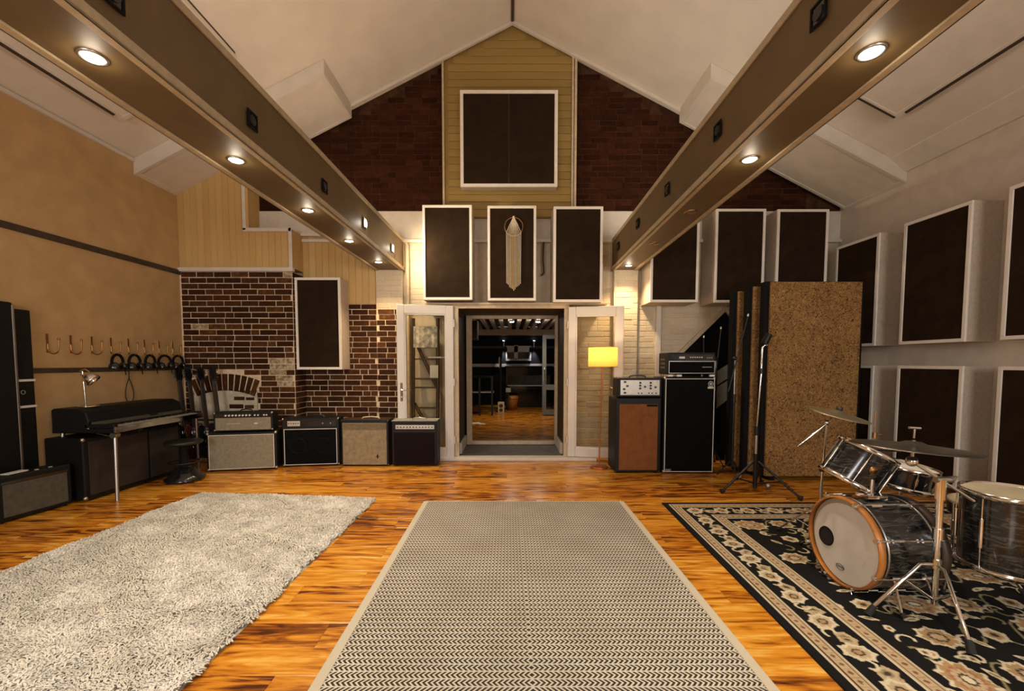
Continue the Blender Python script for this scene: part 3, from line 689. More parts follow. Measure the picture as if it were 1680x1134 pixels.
# ------------------------------------------------------------------ ceiling baffles and panels
def slope_box(name, label, side, x0, x1, y0, y1, off0, off1, cat='ceiling panel'):
    """box hung parallel to a roof slope between two depths below it"""
    o = thing(name, label, cat, ((x0+x1)/2, (y0+y1)/2, roof((x0+x1)/2)-off1))
    bx, by, bz = o.location
    def P(x, y, off): return (x-bx, y-by, roof(x)-off-bz)
    def bb(xa, xb, ya, yb, oa, ob, nm, mat, bev=0.006):
        v = [P(x, y, f) for f in (ob, oa) for y in (ya, yb) for x in (xa, xb)]
        MB().add(v, [(0, 2, 3, 1), (4, 5, 7, 6), (0, 1, 5, 4), (2, 6, 7, 3), (0, 4, 6, 2), (1, 3, 7, 5)]).build(nm, mat, o, bevel=bev)
    bb(x0, x1, y0, y1, off0, off1-0.012, 'box', M_ceilpanel)
    if off0 > 0: bb(x0+0.012, x1-0.012, y0+0.012, y1-0.012, 0.0, off0, 'batten', M_darktrim, 0)  # dark fill that paints the shade in the gap above the panel
    f = 0.05
    bb(x0, x1, y0, y0+f, off1-0.012, off1, 'frame_strip', M_white, 0.003); bb(x0, x1, y1-f, y1, off1-0.012, off1, 'frame_strip', M_white, 0.003)
    bb(x0, x0+f, y0+f, y1-f, off1-0.012, off1, 'frame_strip', M_white, 0.003); bb(x1-f, x1, y0+f, y1-f, off1-0.012, off1, 'frame_strip', M_white, 0.003)
    if off0 > 0:  # dark strips on the underside paint the shadow line of an edge gap
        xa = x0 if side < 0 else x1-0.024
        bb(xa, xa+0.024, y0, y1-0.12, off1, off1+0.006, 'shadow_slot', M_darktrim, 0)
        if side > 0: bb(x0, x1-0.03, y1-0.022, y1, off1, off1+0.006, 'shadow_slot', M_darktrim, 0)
    return o
slope_box('ceiling_baffle', 'deep boxed ceiling baffle at the gable end of the left roof slope', -1, XL, -2.26, 5.42, 6.34, 0.0, 0.19)
slope_box('ceiling_baffle', 'deep boxed ceiling baffle at the gable end of the right roof slope', 1, 2.45, XR, 5.38, 6.34, 0.0, 0.19)
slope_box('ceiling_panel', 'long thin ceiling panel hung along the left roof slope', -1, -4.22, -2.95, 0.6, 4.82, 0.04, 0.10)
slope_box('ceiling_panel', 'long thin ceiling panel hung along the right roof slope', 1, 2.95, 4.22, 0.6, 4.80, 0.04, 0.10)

# ------------------------------------------------------------------ beams with their lights
def beam(label, xc, wd, h, flip):
    o = thing('ceiling_beam', label, 'beam', (xc, 4.0, 2.75), -0.022); o['kind'] = 'structure'
    a, b = -wd/2, wd/2
    MB().box(a+0.012, b-0.012, -6.5, 2.44, 0.012, h).build('casing', M_beam, o)
    for x0, x1 in ((a, a+0.05), (b-0.05, b)):
        MB().box(x0, x1, -6.5, 2.44, 0, 0.012).build('bottom_bead', M_beamtrim, o, bevel=0.003)
    for s, x0, x1 in ((-1, a, a+0.012), (1, b-0.012, b)):
        MB().box(x0, x1, -6.5, 2.44, 0, 0.055).build('side_bead', M_beamtrim, o, bevel=0.003)
        MB().box(x0, x1, -6.5, 2.44, h-0.045, h).build('top_bead', M_beamtrim, o, bevel=0.003)
        MB().box(x0, x1, 2.40, 2.44, 0.055, h-0.045).build('end_bead', M_beamtrim, o, bevel=0.003)
    return o
beam('boxed beam on the left carrying a row of downlights', -1.81, 0.42, 0.46, 1)
beam('boxed beam on the right carrying a row of downlights', 1.645, 0.37, 0.46, -1)
for xc, lb in ((-1.81, 'left'), (1.645, 'right')):  # added unseen uplights on the beam tops, to brighten the ceiling
    o = thing('uplight_strip', 'slim light strip lying on top of the %s beam' % lb, 'light strip', (xc, 3.2, 3.213), -0.022)
    MB().box(-0.03, 0.03, -3.0, 3.0, 0, 0.02).build('channel', M_steel, o); MB().box(-0.02, 0.02, -2.98, 2.98, 0.02, 0.026).build('diffuser', M_lampcool, o)
    light('strip_lamp', 'AREA', (0, 0, 0.03), UPL*(1.25 if xc < 0 else 1.0), (1.0, 0.58, 0.26) if xc < 0 else (1.0, 0.72, 0.46), o, (PI, 0, 0), shape='RECTANGLE', size=0.05, size_y=5.9)
ORD = ['nearest the camera', 'second from the camera', 'third from the camera', 'fourth from the camera', 'at the doorway end']
def downlight(x, y, lit, label, power):
    tint = WARM if y < 5.5 else (1.0, 0.70, 0.38)
    power = power if y < 5.5 else power*1.15
    o = thing('downlight', label, 'downlight', (x, y, 2.762), group='downlights in the beams')
    MB().lathe([(0.043, 0.0), (0.043, -0.006), (0.052, -0.010), (0.056, -0.002), (0.056, 0.0)], n=24).build('ring', M_brass if not lit else M_steel, o)
    MB().cyl((0, 0, -0.004), (0, 0, 0.0), 0.044, n=20).build('lens', M_lamp if lit else M_unlit, o)
    if lit:
        light('downlight_lamp', 'SPOT', (0, 0, -0.03), power, tint, o, spot_size=2.0, spot_blend=0.9, shadow_soft_size=0.035)
        light('downlight_spill', 'POINT', (0, 0, -0.05), 0.9, WARM, o, shadow_soft_size=0.03)
DLP = 74
for i, (x, y_) in enumerate(((-1.855, 1.98), (-1.836, 2.95), (-1.80, 3.90), (-1.789, 4.86), (-1.768, 5.86))):
    downlight(x, y_, True, 'lit downlight under the left beam, ' + ORD[i], DLP)
for i, (x, y_, l) in enumerate(((1.59, 1.95, 1), (1.615, 2.94, 1), (1.64, 3.94, 0), (1.66, 4.96, 0), (1.68, 6.07, 1))):
    downlight(x, y_, bool(l), ('lit' if l else 'dark unlit') + ' downlight under the right beam, ' + ORD[i], DLP)
for x in (-1.88, 1.56):      # added unseen pair just outside the frame, for general light
    for y_ in (0.98,):
        downlight(x, y_, True, 'lit downlight under the %s beam, %s' % ('left' if x < 0 else 'right', {0.98: 'just above the frame', 0.0: 'overhead of the camera', -1.0: 'behind the camera'}[y_]), DLP)
def sidespot(side, y, lit, label):
    xs = (-1.60 + 0.022*(y-4.0)) if side < 0 else (1.46 + 0.022*(y-4.0))
    z = 2.93 if side < 0 else 2.995
    o = thing('side_spot', label, 'spotlight', (xs, y, z), group='square spotlights in the beam sides')
    s = 1 if side < 0 else -1
    X = lambda a, b: (min(s*a, s*b), max(s*a, s*b))
    x0, x1 = X(0, 0.008)
    MB().box(x0, x1, -0.05, 0.05, 0.042, 0.052).box(x0, x1, -0.05, 0.05, -0.052, -0.042).box(x0, x1, -0.05, -0.040, -0.042, 0.042).box(x0, x1, 0.040, 0.05, -0.042, 0.042).build('bezel', M_blackmt if not lit else M_steel, o)
    x0, x1 = X(0, 0.003)
    MB().box(x0, x1, -0.040, 0.040, -0.042, 0.042).build('recess', M_blackgl, o)
    MB().cyl((s*0.003, 0, 0), (s*0.010, 0, 0), 0.038 if lit else 0.030, n=18).build('lens', M_lampcool if lit else M_knobk, o)
    if lit:
        light('side_spot_lamp', 'SPOT', (s*0.03, 0, 0), 75, (1, 0.80, 0.52), o, Vector((0.75, 0.62, -0.10)).to_track_quat('-Z', 'Y').to_euler(), spot_size=2.2, spot_blend=1, shadow_soft_size=0.03)
        light('side_spot_spill', 'POINT', (s*0.05, 0, 0), 0.8, (1, 0.9, 0.75), o, shadow_soft_size=0.03)
for i, y_ in enumerate((1.86, 2.79, 3.80, 4.78, 5.81)):
    sidespot(-1, y_, i > 2, ('glowing' if i > 2 else 'dark') + ' square spotlight in the side of the left beam, ' + ORD[i])
for i, y_ in enumerate((2.04, 3.03, 4.03, 5.00, 5.96)):
    sidespot(1, y_, False, 'dark square spotlight in the side of the right beam, ' + ORD[i])

# ------------------------------------------------------------------ acoustic panels
def panel(label, loc, rz, w_, h, d, split=False, fr=0.035):
    o = thing('acoustic_panel', label, 'acoustic panel', loc, rz, 'white framed acoustic panels')
    MB().box(-w_/2, w_/2, 0.022, d, 0, h).build('box', M_box, o, bevel=0.004)
    for nm, b in (('frame_bar', (-w_/2, w_/2, h-fr, h)), ('frame_bar', (-w_/2, w_/2, 0, fr)), ('frame_bar', (-w_/2, -w_/2+fr, fr, h-fr)), ('frame_bar', (w_/2-fr, w_/2, fr, h-fr))):
        MB().box(b[0], b[1], 0, 0.022, b[2], b[3]).build(nm, M_frame, o, bevel=0.003)
    if split:
        MB().box(-w_/2+fr, -0.002, 0.010, 0.024, fr, h-fr).build('fabric', M_fabric, o, bevel=0.004); MB().box(0.002, w_/2-fr, 0.010, 0.024, fr, h-fr).build('fabric', M_fabric, o, bevel=0.004)
    else:
        MB().box(-w_/2+fr, w_/2-fr, 0.010, 0.024, fr, h-fr).build('fabric', M_fabric, o)
    return o
panel('large square dark acoustic panel high on the boarded gable column', (0.0, 6.22, 3.90), 0, 1.38, 1.33, 0.15, True, 0.045)
panel('white framed acoustic panel above the left glazed door leaf', (-0.85, 5.98, 2.27), 0, 0.68, 1.29, 0.45)
panel('acoustic panel above the doorway with the macrame hanging on it', (0.04, 5.98, 2.26), 0, 0.67, 1.29, 0.45)
panel('white framed acoustic panel above the right glazed door leaf', (0.955, 5.98, 2.24), 0, 0.68, 1.30, 0.45)
panel('tall acoustic panel in the brick alcove above the amplifiers', (-2.71, 6.10, 1.30), 0, 0.645, 1.30, 0.32)
panel('acoustic panel half hidden by the end of the right beam', (2.30, 6.0, 2.24), 0, 0.67, 1.27, 0.43)
panel('acoustic panel above the pointed black recess', (3.20, 6.0, 2.235), 0, 0.69, 1.28, 0.43)
panel('acoustic panel in the right corner above the cork gobo', (4.06, 6.0, 2.24), 0, 0.71, 1.27, 0.43)
for (y0, y1), lb in zip(((5.37, 6.07), (4.31, 5.04), (3.26, 4.0), (2.2, 2.94)), ('farthest, behind the cork gobo', 'between the gobo and the ride cymbal', 'at the right edge above the drums', 'just past the right edge')):
    panel('upper row acoustic panel on the right wall, ' + lb, (4.58, (y0+y1)/2, 1.61), -PI/2, y1-y0, 1.395, 0.32)
    panel('lower row acoustic panel on the right wall, ' + lb, (4.58, (y0+y1)/2, 0.10), -PI/2, y1-y0, 1.265, 0.32)
# macrame hanging on the middle panel
o = thing('macrame_hanging', 'cream macrame hoop hanging with long cords', 'wall hanging', (0.065, 5.975, 2.36))
MB().torus(0.125, 0.006, T(0, -0.012, 0.90) @ rotx(PI/2), 32, 6).build('hoop', M_brass, o)
MB().ball((0, -0.018, 1.028), 0.016, 10, 6).build('top_knot', M_cream, o)
for k in range(11):
    q = (k-5)/5.0
    xh = 0.098*q; zh = 0.90-(0.125**2-xh**2)**0.5
    zb = 0.02+0.10*abs(q)+rnd.uniform(0, 0.02)
    MB().tube([(0.004*q, -0.022, 1.025), (xh*0.55, -0.026, (1.025+zh)/2), (xh, -0.024, zh), (xh*0.98, -0.022-0.004*(k % 2), (zh+zb)/2), (xh*0.96, -0.018, zb)], 0.0048, 6).build('cord', M_cream, o)
tag(MB().tube([(0.51, YB-0.06, 3.172), (0.505, YB-0.08, 3.10), (0.50, YB-0.09, 2.9), (0.515, YB-0.08, 2.72), (0.48, YB-0.10, 2.68)], 0.012, 6).build('loose_cable', M_walnut), 'brown cable hanging between the panels over the door', 'cable')

# ------------------------------------------------------------------ rugs
def quad_grid(c4, nx, ny, z, edge=0.0):
    """bilinear grid over FL, FR, NR, NL"""
    FLc, FRc, NRc, NLc = (np.array(q, float) for q in c4)
    s = np.linspace(0, 1, nx)[None, :, None]; t = np.linspace(0, 1, ny)[:, None, None]
    P = (1-t)*((1-s)*FLc+s*FRc) + t*((1-s)*NLc+s*NRc)
    Z = np.full((ny, nx, 1), z)
    V = np.concatenate([P, Z], 2)
    V[0, :, 2] = V[-1, :, 2] = 0.001; V[:, 0, 2] = V[:, -1, 2] = 0.001
    V = V.reshape(-1, 3)
    i = np.arange(ny-1)[:, None]*nx + np.arange(nx-1)[None, :]
    F = np.stack([i, i+nx, i+nx+1, i+1], -1).reshape(-1, 4)
    return V, F
def np_mesh(name, V, F, mat):
    me = bpy.data.meshes.new(name)
    me.vertices.add(len(V)); me.vertices.foreach_set('co', V.astype(np.float32).ravel())
    k = F.shape[1]
    me.loops.add(F.size); me.loops.foreach_set('vertex_index', F.astype(np.int32).ravel())
    me.polygons.add(len(F)); me.polygons.foreach_set('loop_start', np.arange(0, F.size, k, dtype=np.int32))
    me.update(calc_edges=True); me.materials.append(mat)
    return me
# centre rug
o = thing('chevron_rug', 'grey and cream flat chevron rug in the middle of the floor', 'rug', (0.148, 2.70, 0))
MB().prism([(-0.995, -1.6), (0.995, -1.6), (0.995, 1.51), (-0.995, 1.51)], 'z', 0.0, 0.007).build('weave', M_chevron, o)
for x0, x1 in ((-1.003, -0.955), (0.955, 1.003)):
    MB().box(x0, x1, -1.6, 1.515, 0.0005, 0.0095).build('binding', plain('rug_binding', (0.50, 0.45, 0.35), 0.9), o, bevel=0.002)
fr_ = MB()
for k in range(130):
    xx = -0.985+k*0.0152
    fr_.box(xx, xx+0.006, 1.508, 1.535+rnd.uniform(0, 0.012), 0.0005, 0.005)
fo = fr_.build('fringe', M_cream, o); fo['kind'] = 'stuff'
# Persian rug
RW, RL = 3.10, 3.30
nx, ny = 620, 640
V, F = quad_grid([(1.517, 4.178), (1.517+RW, 4.20), (1.40+RW, 4.20-RL), (1.40, 4.178-RL)], nx, ny, 0.009)
gx = np.linspace(0, RW, nx)[None, :].repeat(ny, 0); gy = np.linspace(0, RL, ny)[:, None].repeat(nx, 1)
col = np.zeros((ny, nx, 3)); col[:] = (0.0045, 0.004, 0.004)
BEI = np.array((0.42, 0.32, 0.20)); CRE = np.array((0.55, 0.48, 0.35)); TAN = np.array((0.34, 0.22, 0.11)); RUS = np.array((0.30, 0.13, 0.06)); DRK = np.array((0.05, 0.035, 0.022)); OLV = np.array((0.22, 0.19, 0.10)); BLU = np.array((0.30, 0.31, 0.27))
d = np.minimum(np.minimum(gx, RW-gx), np.minimum(gy, RL-gy))
along = np.where((gx <= gy) & (gx <= RL-gy), gy, gx)
rs = np.random.RandomState(3)
def paint(mask, c): col[mask] = c
def flower(cx, cy, R, n, rot, asp, layers):
    x0, x1 = np.searchsorted(gx[0], (cx-R*1.6, cx+R*1.6)); y0, y1 = np.searchsorted(gy[:, 0], (cy-R*1.6, cy+R*1.6))
    if x1 <= x0 or y1 <= y0: return
    X = gx[y0:y1, x0:x1]-cx; Y = gy[y0:y1, x0:x1]-cy
    u = X*math.cos(rot)+Y*math.sin(rot); v = (-X*math.sin(rot)+Y*math.cos(rot))/asp
    r = np.hypot(u, v); th = np.arctan2(v, u)
    sub = col[y0:y1, x0:x1]
    for k, (fr, c) in enumerate(layers):
        edge = R*fr*(0.80+0.20*np.abs(np.cos(n*th/2+k*0.6))+0.06*np.cos(2*n*th+k))
        sub[r < edge] = c
def stroke(pts, w0, c):
    pts = np.array(pts, float)
    for a, b in zip(pts[:-1], pts[1:]):
        x0, x1 = np.searchsorted(gx[0], (min(a[0], b[0])-w0*2, max(a[0], b[0])+w0*2)); y0, y1 = np.searchsorted(gy[:, 0], (min(a[1], b[1])-w0*2, max(a[1], b[1])+w0*2))
        if x1 <= x0 or y1 <= y0: continue
        X = gx[y0:y1, x0:x1]; Y = gy[y0:y1, x0:x1]
        ab = b-a; L2 = ab @ ab + 1e-9
        t = np.clip(((X-a[0])*ab[0]+(Y-a[1])*ab[1])/L2, 0, 1)
        col[y0:y1, x0:x1][np.hypot(X-a[0]-t*ab[0], Y-a[1]-t*ab[1]) < w0] = c
def curl(cx, cy, R, a0, a1, w0, c):
    aa = np.linspace(a0, a1, 14); rr = np.linspace(R, R*0.45, 14)
    stroke(np.stack([cx+rr*np.cos(aa), cy+rr*np.sin(aa)], 1), w0, c)
inner = d > 0.44
# field: large rosettes, palmettes, small flowers, leaves and vines on black
spots = []
for iy in range(9):
    for ix in range(8):
        fx = 0.57+ix*0.30+(0.15 if iy % 2 else 0); fy = 0.58+iy*0.30
        if fx > RW-0.5 or fy > RL-0.5: continue
        spots.append((fx+rs.uniform(-.04, .04), fy+rs.uniform(-.04, .04), (ix+iy*2) % 3))
for k in range(len(spots)-1):
    a, b = spots[k], spots[k+1]
    if abs(a[1]-b[1]) < 0.2 and abs(a[0]-b[0]) < 0.5:
        t = np.linspace(0, 1, 12); w_ = 0.09*np.sin(2*PI*t)
        stroke(np.stack([a[0]+(b[0]-a[0])*t, a[1]+(b[1]-a[1])*t+w_], 1), 0.006, OLV)
for (fx, fy, k) in spots:
    for q in range(2):
        an = rs.uniform(0, 2*PI); curl(fx+0.17*math.cos(an), fy+0.17*math.sin(an), 0.055, an, an+3.6, 0.0065, [CRE, OLV, BLU][q])
        lx, ly = fx+0.15*math.cos(an+1.7), fy+0.15*math.sin(an+1.7)
        flower(lx, ly, 0.045, 2, an, 0.42, [(1, CRE), (0.55, OLV)])
    if k == 0:
        flower(fx, fy, 0.140, 10, rs.uniform(0, 3), 0.75, [(1, CRE), (0.86, TAN), (0.62, RUS), (0.50, BEI), (0.30, DRK), (0.2, CRE)])
    elif k == 1:
        flower(fx, fy, 0.10, 8, rs.uniform(0, 3), 0.85, [(1, CRE), (0.80, TAN), (0.48, DRK), (0.34, BEI)])
    else:
        flower(fx, fy, 0.065, 6, rs.uniform(0, 3), 0.9, [(1, CRE), (0.6, TAN), (0.3, DRK)])
for k in range(60):
    fx, fy = rs.uniform(0.5, RW-0.5), rs.uniform(0.5, RL-0.5)
    if min(math.hypot(fx-a, fy-b) for a, b, _ in spots) > 0.14:
        flower(fx, fy, rs.uniform(0.028, 0.045), 5, rs.uniform(0, 3), 0.8, [(1, CRE), (0.5, TAN), (0.25, DRK)])
# borders
out = ~inner
paint(out, (0.0045, 0.004, 0.004))
cw = (along*1.0)
def corner_xy(t, side): return (0.24, t) if side == 0 else (t, 0.24) if side == 1 else (RW-0.24, t) if side == 2 else (t, RL-0.24)
for side in range(4):
    L_ = RL if side in (0, 2) else RW
    n_ = int((L_-0.3)/0.125)
    for k in range(n_):
        t = 0.24+k*(L_-0.48)/max(1, n_-1)
        cx, cy = corner_xy(t, side)
        if k % 2 == 0:
            flower(cx, cy, 0.080, 7, rs.uniform(0, 3), 0.85, [(1, CRE), (0.7, BEI), (0.4, DRK), (0.25, TAN)])
        else:
            flower(cx+0.02, cy+0.02, 0.058, 5, rs.uniform(0, 3), 0.8, [(1, BEI), (0.55, OLV), (0.3, DRK)])
            curl(cx-0.02, cy-0.03, 0.045, k, k+4, 0.007, CRE); curl(cx+0.02, cy+0.05, 0.035, k+2, k+6, 0.006, BEI)
for lo, hi in ((0.055, 0.145), (0.345, 0.44)):
    mk = (d >= lo) & (d < hi); paint(mk, BEI)
    t = (d-lo)/(hi-lo)
    paint(mk & ((t < 0.07) | (t > 0.93)), CRE)
    paint(mk & ((np.abs(t-0.20) < 0.035) | (np.abs(t-0.80) < 0.035)), DRK)
    ph = (along/0.055) % 1
    paint(mk & (np.abs(t-0.5)*0.09+np.abs(ph-0.5)*0.05 < 0.013), RUS*0.6)
    paint(mk & (np.abs(t-0.5) < 0.22) & (ph < 0.10), TAN)
paint(d < 0.055, (0.0045, 0.004, 0.004))
col *= (0.9+0.2*rs.rand(ny, nx))[:, :, None]
o = thing('persian_rug', 'black persian rug with cream flowers under the drum kit', 'rug', (2.95, 2.5, 0))
me = np_mesh('weave', V-np.array((2.95, 2.5, 0)), F, M_persian)
ca = me.color_attributes.new('weave', 'FLOAT_COLOR', 'POINT')
ca.data.foreach_set('color', np.concatenate([col, np.ones((ny, nx, 1))], 2).astype(np.float32).ravel())
po = bpy.data.objects.new('weave', me); C.objects.link(po); po.parent = o
# shag rug
FLc, FRc, NRc, NLc = (-3.28, 4.48), (-1.36, 4.30), (-1.41, 1.15), (-3.44, 1.25)
o = thing('shag_rug', 'cream shaggy rug on the left of the floor', 'rug', (-2.4, 2.8, 0))
off = np.array((-2.4, 2.8, 0))
V, F = quad_grid([FLc, FRc, NRc, NLc], 40, 60, 0.012)
bo = bpy.data.objects.new('backing', np_mesh('backing', V-off, F, M_backing)); C.objects.link(bo); bo.parent = o
n_t = 120000
rs = np.random.RandomState(11)
s = rs.rand(n_t); t = rs.rand(n_t)
s = np.clip(s+0.006*np.sin(t*90), 0, 1)
P = ((1-t)*(1-s))[:, None]*np.array(FLc)+((1-t)*s)[:, None]*np.array(FRc)+(t*s)[:, None]*np.array(NRc)+(t*(1-s))[:, None]*np.array(NLc)
ang = 2.2*np.sin(P[:, 0]*5.1+1.3*np.sin(P[:, 1]*4.3))+1.7*np.sin(P[:, 1]*7.7+P[:, 0]*3.1)+rs.normal(0, 0.7, n_t)
dx = np.stack([np.cos(ang), np.sin(ang)], 1); nn = np.stack([-dx[:, 1], dx[:, 0]], 1)
ln = rs.uniform(0.018, 0.040, n_t)[:, None]; hh = rs.uniform(0.008, 0.020, n_t); wd = rs.uniform(0.0022, 0.0048, n_t)[:, None]
z0 = np.full(n_t, 0.008)
v0 = np.concatenate([P-nn*wd*0.7, z0[:, None]], 1); v1 = np.concatenate([P+nn*wd*0.7, z0[:, None]], 1)
m_ = P+dx*ln*0.5
v2 = np.concatenate([m_+nn*wd, (z0+hh)[:, None]], 1); v3 = np.concatenate([m_-nn*wd, (z0+hh)[:, None]], 1)
e_ = P+dx*ln
v4 = np.concatenate([e_+nn*wd*0.6, (z0+hh*0.75)[:, None]], 1); v5 = np.concatenate([e_-nn*wd*0.6, (z0+hh*0.75)[:, None]], 1)
V = np.stack([v0, v1, v2, v3, v4, v5], 1).reshape(-1, 3)-off
b_ = np.arange(n_t)[:, None]*6
F = np.concatenate([b_+np.array((0, 1, 2, 3)), b_+np.array((3, 2, 4, 5))], 0)
pm = np_mesh('pile', V, F, M_pile)
po = bpy.data.objects.new('pile', pm); C.objects.link(po); po.parent = o; po['kind'] = 'stuff'

# ------------------------------------------------------------------ amplifiers
def knobs(parent, xs, y, z, r, mat, ln=0.014):
    for x in xs:
        MB().cyl((x, y, z), (x, y-ln, z), r, r*0.85, n=12).build('knob', mat, parent)
def handle(o, x, y, z, ln=0.16, mat=None):
    MB().tube([(x-ln/2, y, z), (x-ln/2+0.02, y, z+0.022), (x, y, z+0.030), (x+ln/2-0.02, y, z+0.022), (x+ln/2, y, z)], 0.009, 8).build('handle', mat or M_leather, o)
def corners(o, w_, d, h, r=0.022, mat=None):
    for sx in (-1, 1):
        for z in (0.02, h-0.0):
            m = MB().ball((sx*(w_/2-0.012), 0.012, z-(0.012 if z > 0.1 else -0.006)), r, 10, 6); m.build('corner_cap', mat or M_steel, o)
def cab(name, label, cat, loc, rz, w_, d, h, grille, margin=0.03, top=0.0, piping=None, gbot=None, group=None):
    o = thing(name, label, cat, loc, rz, group)
    MB().box(-w_/2, w_/2, 0, d, 0.018, h).build('cabinet', M_black, o, bevel=0.012)
    gb = margin if gbot is None else gbot
    MB().box(-w_/2+margin, w_/2-margin, -0.006, 0.004, gb, h-margin-top).build('grille', grille, o, bevel=0.003)
    if piping:
        a, b, c, e = -w_/2+margin-0.007, w_/2-margin+0.007, gb-0.007, h-margin-top+0.007
        MB().box(a, b, -0.010, 0, e-0.007, e).box(a, b, -0.010, 0, c, c+0.007).box(a, a+0.007, -0.010, 0, c+0.007, e-0.007).box(b-0.007, b, -0.010, 0, c+0.007, e-0.007).build('piping', piping, o)
    for sx in (-1, 1):
        for yy in (0.04, d-0.04):
            MB().cyl((sx*(w_/2-0.05), yy, 0), (sx*(w_/2-0.05), yy, 0.02), 0.018, n=10).build('foot', M_rubber, o)
    return o
# head on 2x12 cabinet
rz1 = math.atan2(0.156, 0.811)
c1 = Vector((-3.45, 5.462, 0))
o = cab('speaker_cabinet', 'wide black speaker cabinet with silver-tan grille under the amp head', 'speaker cabinet', c1, rz1, 0.826, 0.27, 0.50, M_silvercloth, 0.035, 0.0, M_piping)
corners(o, 0.826, 0.27, 0.50)
o = thing('amp_head', 'amp head with silver grille on the wide speaker cabinet', 'amplifier', (c1.x+0.02, c1.y+0.015, 0.505), rz1)
MB().box(-0.35, 0.35, 0, 0.22, 0.01, 0.255).build('cabinet', M_black, o, bevel=0.012)
cp = MB().box(-0.335, 0.335, -0.006, 0.004, 0.195, 0.235).build('control_panel', M_blackgl, o)
knobs(cp, [-0.20+k*0.04 for k in range(8)], -0.006, 0.215, 0.012, M_knobw); knobs(cp, [0.14, 0.18, 0.25, 0.28], -0.006, 0.215, 0.010, M_knobw)
g = MB().box(-0.325, 0.325, -0.006, 0.004, 0.025, 0.185).build('grille', M_silvercloth, o, bevel=0.003)
MB().box(-0.20, -0.04, -0.009, -0.006, 0.105, 0.112).build('name_plate', M_silver, g); MB().box(0.13, 0.17, -0.009, -0.006, 0.10, 0.115).build('badge', M_piping, g)
handle(o, 0.0, 0.11, 0.255); corners(o, 0.70, 0.22, 0.255, 0.016)
for sx in (-1, 1): MB().cyl((sx*0.28, 0.05, 0), (sx*0.28, 0.05, 0.012), 0.016).build('foot', M_rubber, o)
# black combo
o = cab('combo_amp', 'black combo amp with white piping beside the amp head stack', 'amplifier', (-2.665, 5.69, 0), 0.135, 0.73, 0.27, 0.655, M_blackcloth, 0.035, 0.115, M_piping)
cp = MB().box(-0.33, 0.33, -0.004, 0.004, 0.545, 0.625).build('control_panel', M_blackgl, o)
fp = MB().box(-0.29, -0.13, -0.008, -0.004, 0.55, 0.62).build('face_plate', M_silver, o, bevel=0.003)
knobs(fp, [-0.27+k*0.03 for k in range(5)], -0.008, 0.59, 0.008, M_knobk)
knobs(cp, [0.16, 0.26], -0.004, 0.585, 0.009, M_steel); handle(o, 0.05, 0.12, 0.655, 0.2); corners(o, 0.73, 0.27, 0.655, 0.016)
for sx in (-0.16, 0.16):
    MB().torus(0.10, 0.006, T(sx, -0.008, 0.28) @ rotx(PI/2), 24, 6).build('speaker_ring', M_blackmt, o)
# tan combo
o = cab('combo_amp', 'combo amp with plain tan grille cloth between two black combos', 'amplifier', (-1.94, 5.69, 0), 0.0, 0.64, 0.26, 0.63, M_tancloth, 0.025, 0.015, None)
MB().box(-0.295, 0.295, -0.009, -0.006, 0.50, 0.585).build('upper_cloth', plain('olive_cloth', (0.16, 0.125, 0.07), 0.9, var=0.2, scale=20, bump=0.3), o)
MB().box(0.165, 0.178, -0.011, -0.006, 0.11, 0.165).build('badge', M_blackmt, o); MB().box(0.145, 0.20, -0.010, -0.006, 0.135, 0.142).build('badge', M_blackmt, o)
handle(o, 0.05, 0.12, 0.63, 0.24, M_casing); corners(o, 0.64, 0.26, 0.63, 0.012)
MB().box(-0.31, 0.31, 0.0, 0.26, 0.628, 0.634).build('top_cover', M_walnut, o)
# silver-panel combo
o = cab('combo_amp', 'dark combo amp with silver control strip in front of the left door leaf', 'amplifier', (-1.275, 5.70, 0), 0.0, 0.61, 0.27, 0.615, M_plumcloth, 0.03, 0.13, None)
cp = MB().box(-0.25, 0.27, -0.008, 0.004, 0.505, 0.56).build('control_panel', M_silver, o, bevel=0.003)
knobs(cp, [-0.22+k*0.042 for k in range(12)], -0.008, 0.533, 0.009, M_knobk)
MB().box(-0.29, 0.29, -0.010, -0.004, 0.475, 0.482).build('trim_strip', M_blackgl, o); handle(o, 0.05, 0.12, 0.615, 0.2, M_steel)
MB().box(-0.305, 0.305, 0.0, 0.27, 0.612, 0.620).build('top_cover', M_stone, o)
# rust bass cabinet + silver head
o = cab('bass_cabinet', 'black bass cabinet with rust orange grille cloth', 'speaker cabinet', (1.625, 5.32, 0), 0.0, 0.57, 0.40, 0.955, M_rust, 0.045, 0.03, None)
MB().box(0.10, 0.235, -0.011, -0.006, 0.85, 0.875).build('name_plate', M_blackmt, o); corners(o, 0.57, 0.40, 0.955, 0.016, M_blackmetal)
o = thing('bass_amplifier', 'bass amp head with silver face on the rust bass cabinet', 'amplifier', (1.64, 5.33, 0.957))
MB().box(-0.275, 0.275, 0, 0.28, 0.01, 0.25).build('cabinet', M_black, o, bevel=0.012)
cp = MB().box(-0.245, 0.245, -0.006, 0.004, 0.035, 0.225).build('face_plate', M_silver, o, bevel=0.004)
for x, z in ((0.0, 0.19), (0.0, 0.155), (0.0, 0.12), (0.06, 0.14), (0.13, 0.19), (0.13, 0.155), (0.13, 0.12), (0.19, 0.135)):
    MB().cyl((x, -0.006, z), (x, -0.026, z), 0.014, 0.011, n=10).build('knob', M_knobk, cp)
for x, z in ((-0.19, 0.20), (-0.16, 0.15), (-0.20, 0.11), (-0.19, 0.065)):
    MB().box(x-0.015, x+0.015, -0.012, -0.006, z-0.012, z+0.012).build('switch', M_knobk, cp)
for x in (-0.02, 0.02, 0.11, 0.15, 0.20): MB().cyl((x, -0.006, 0.06), (x, -0.012, 0.06), 0.009, n=10).build('jack', M_knobk, cp)
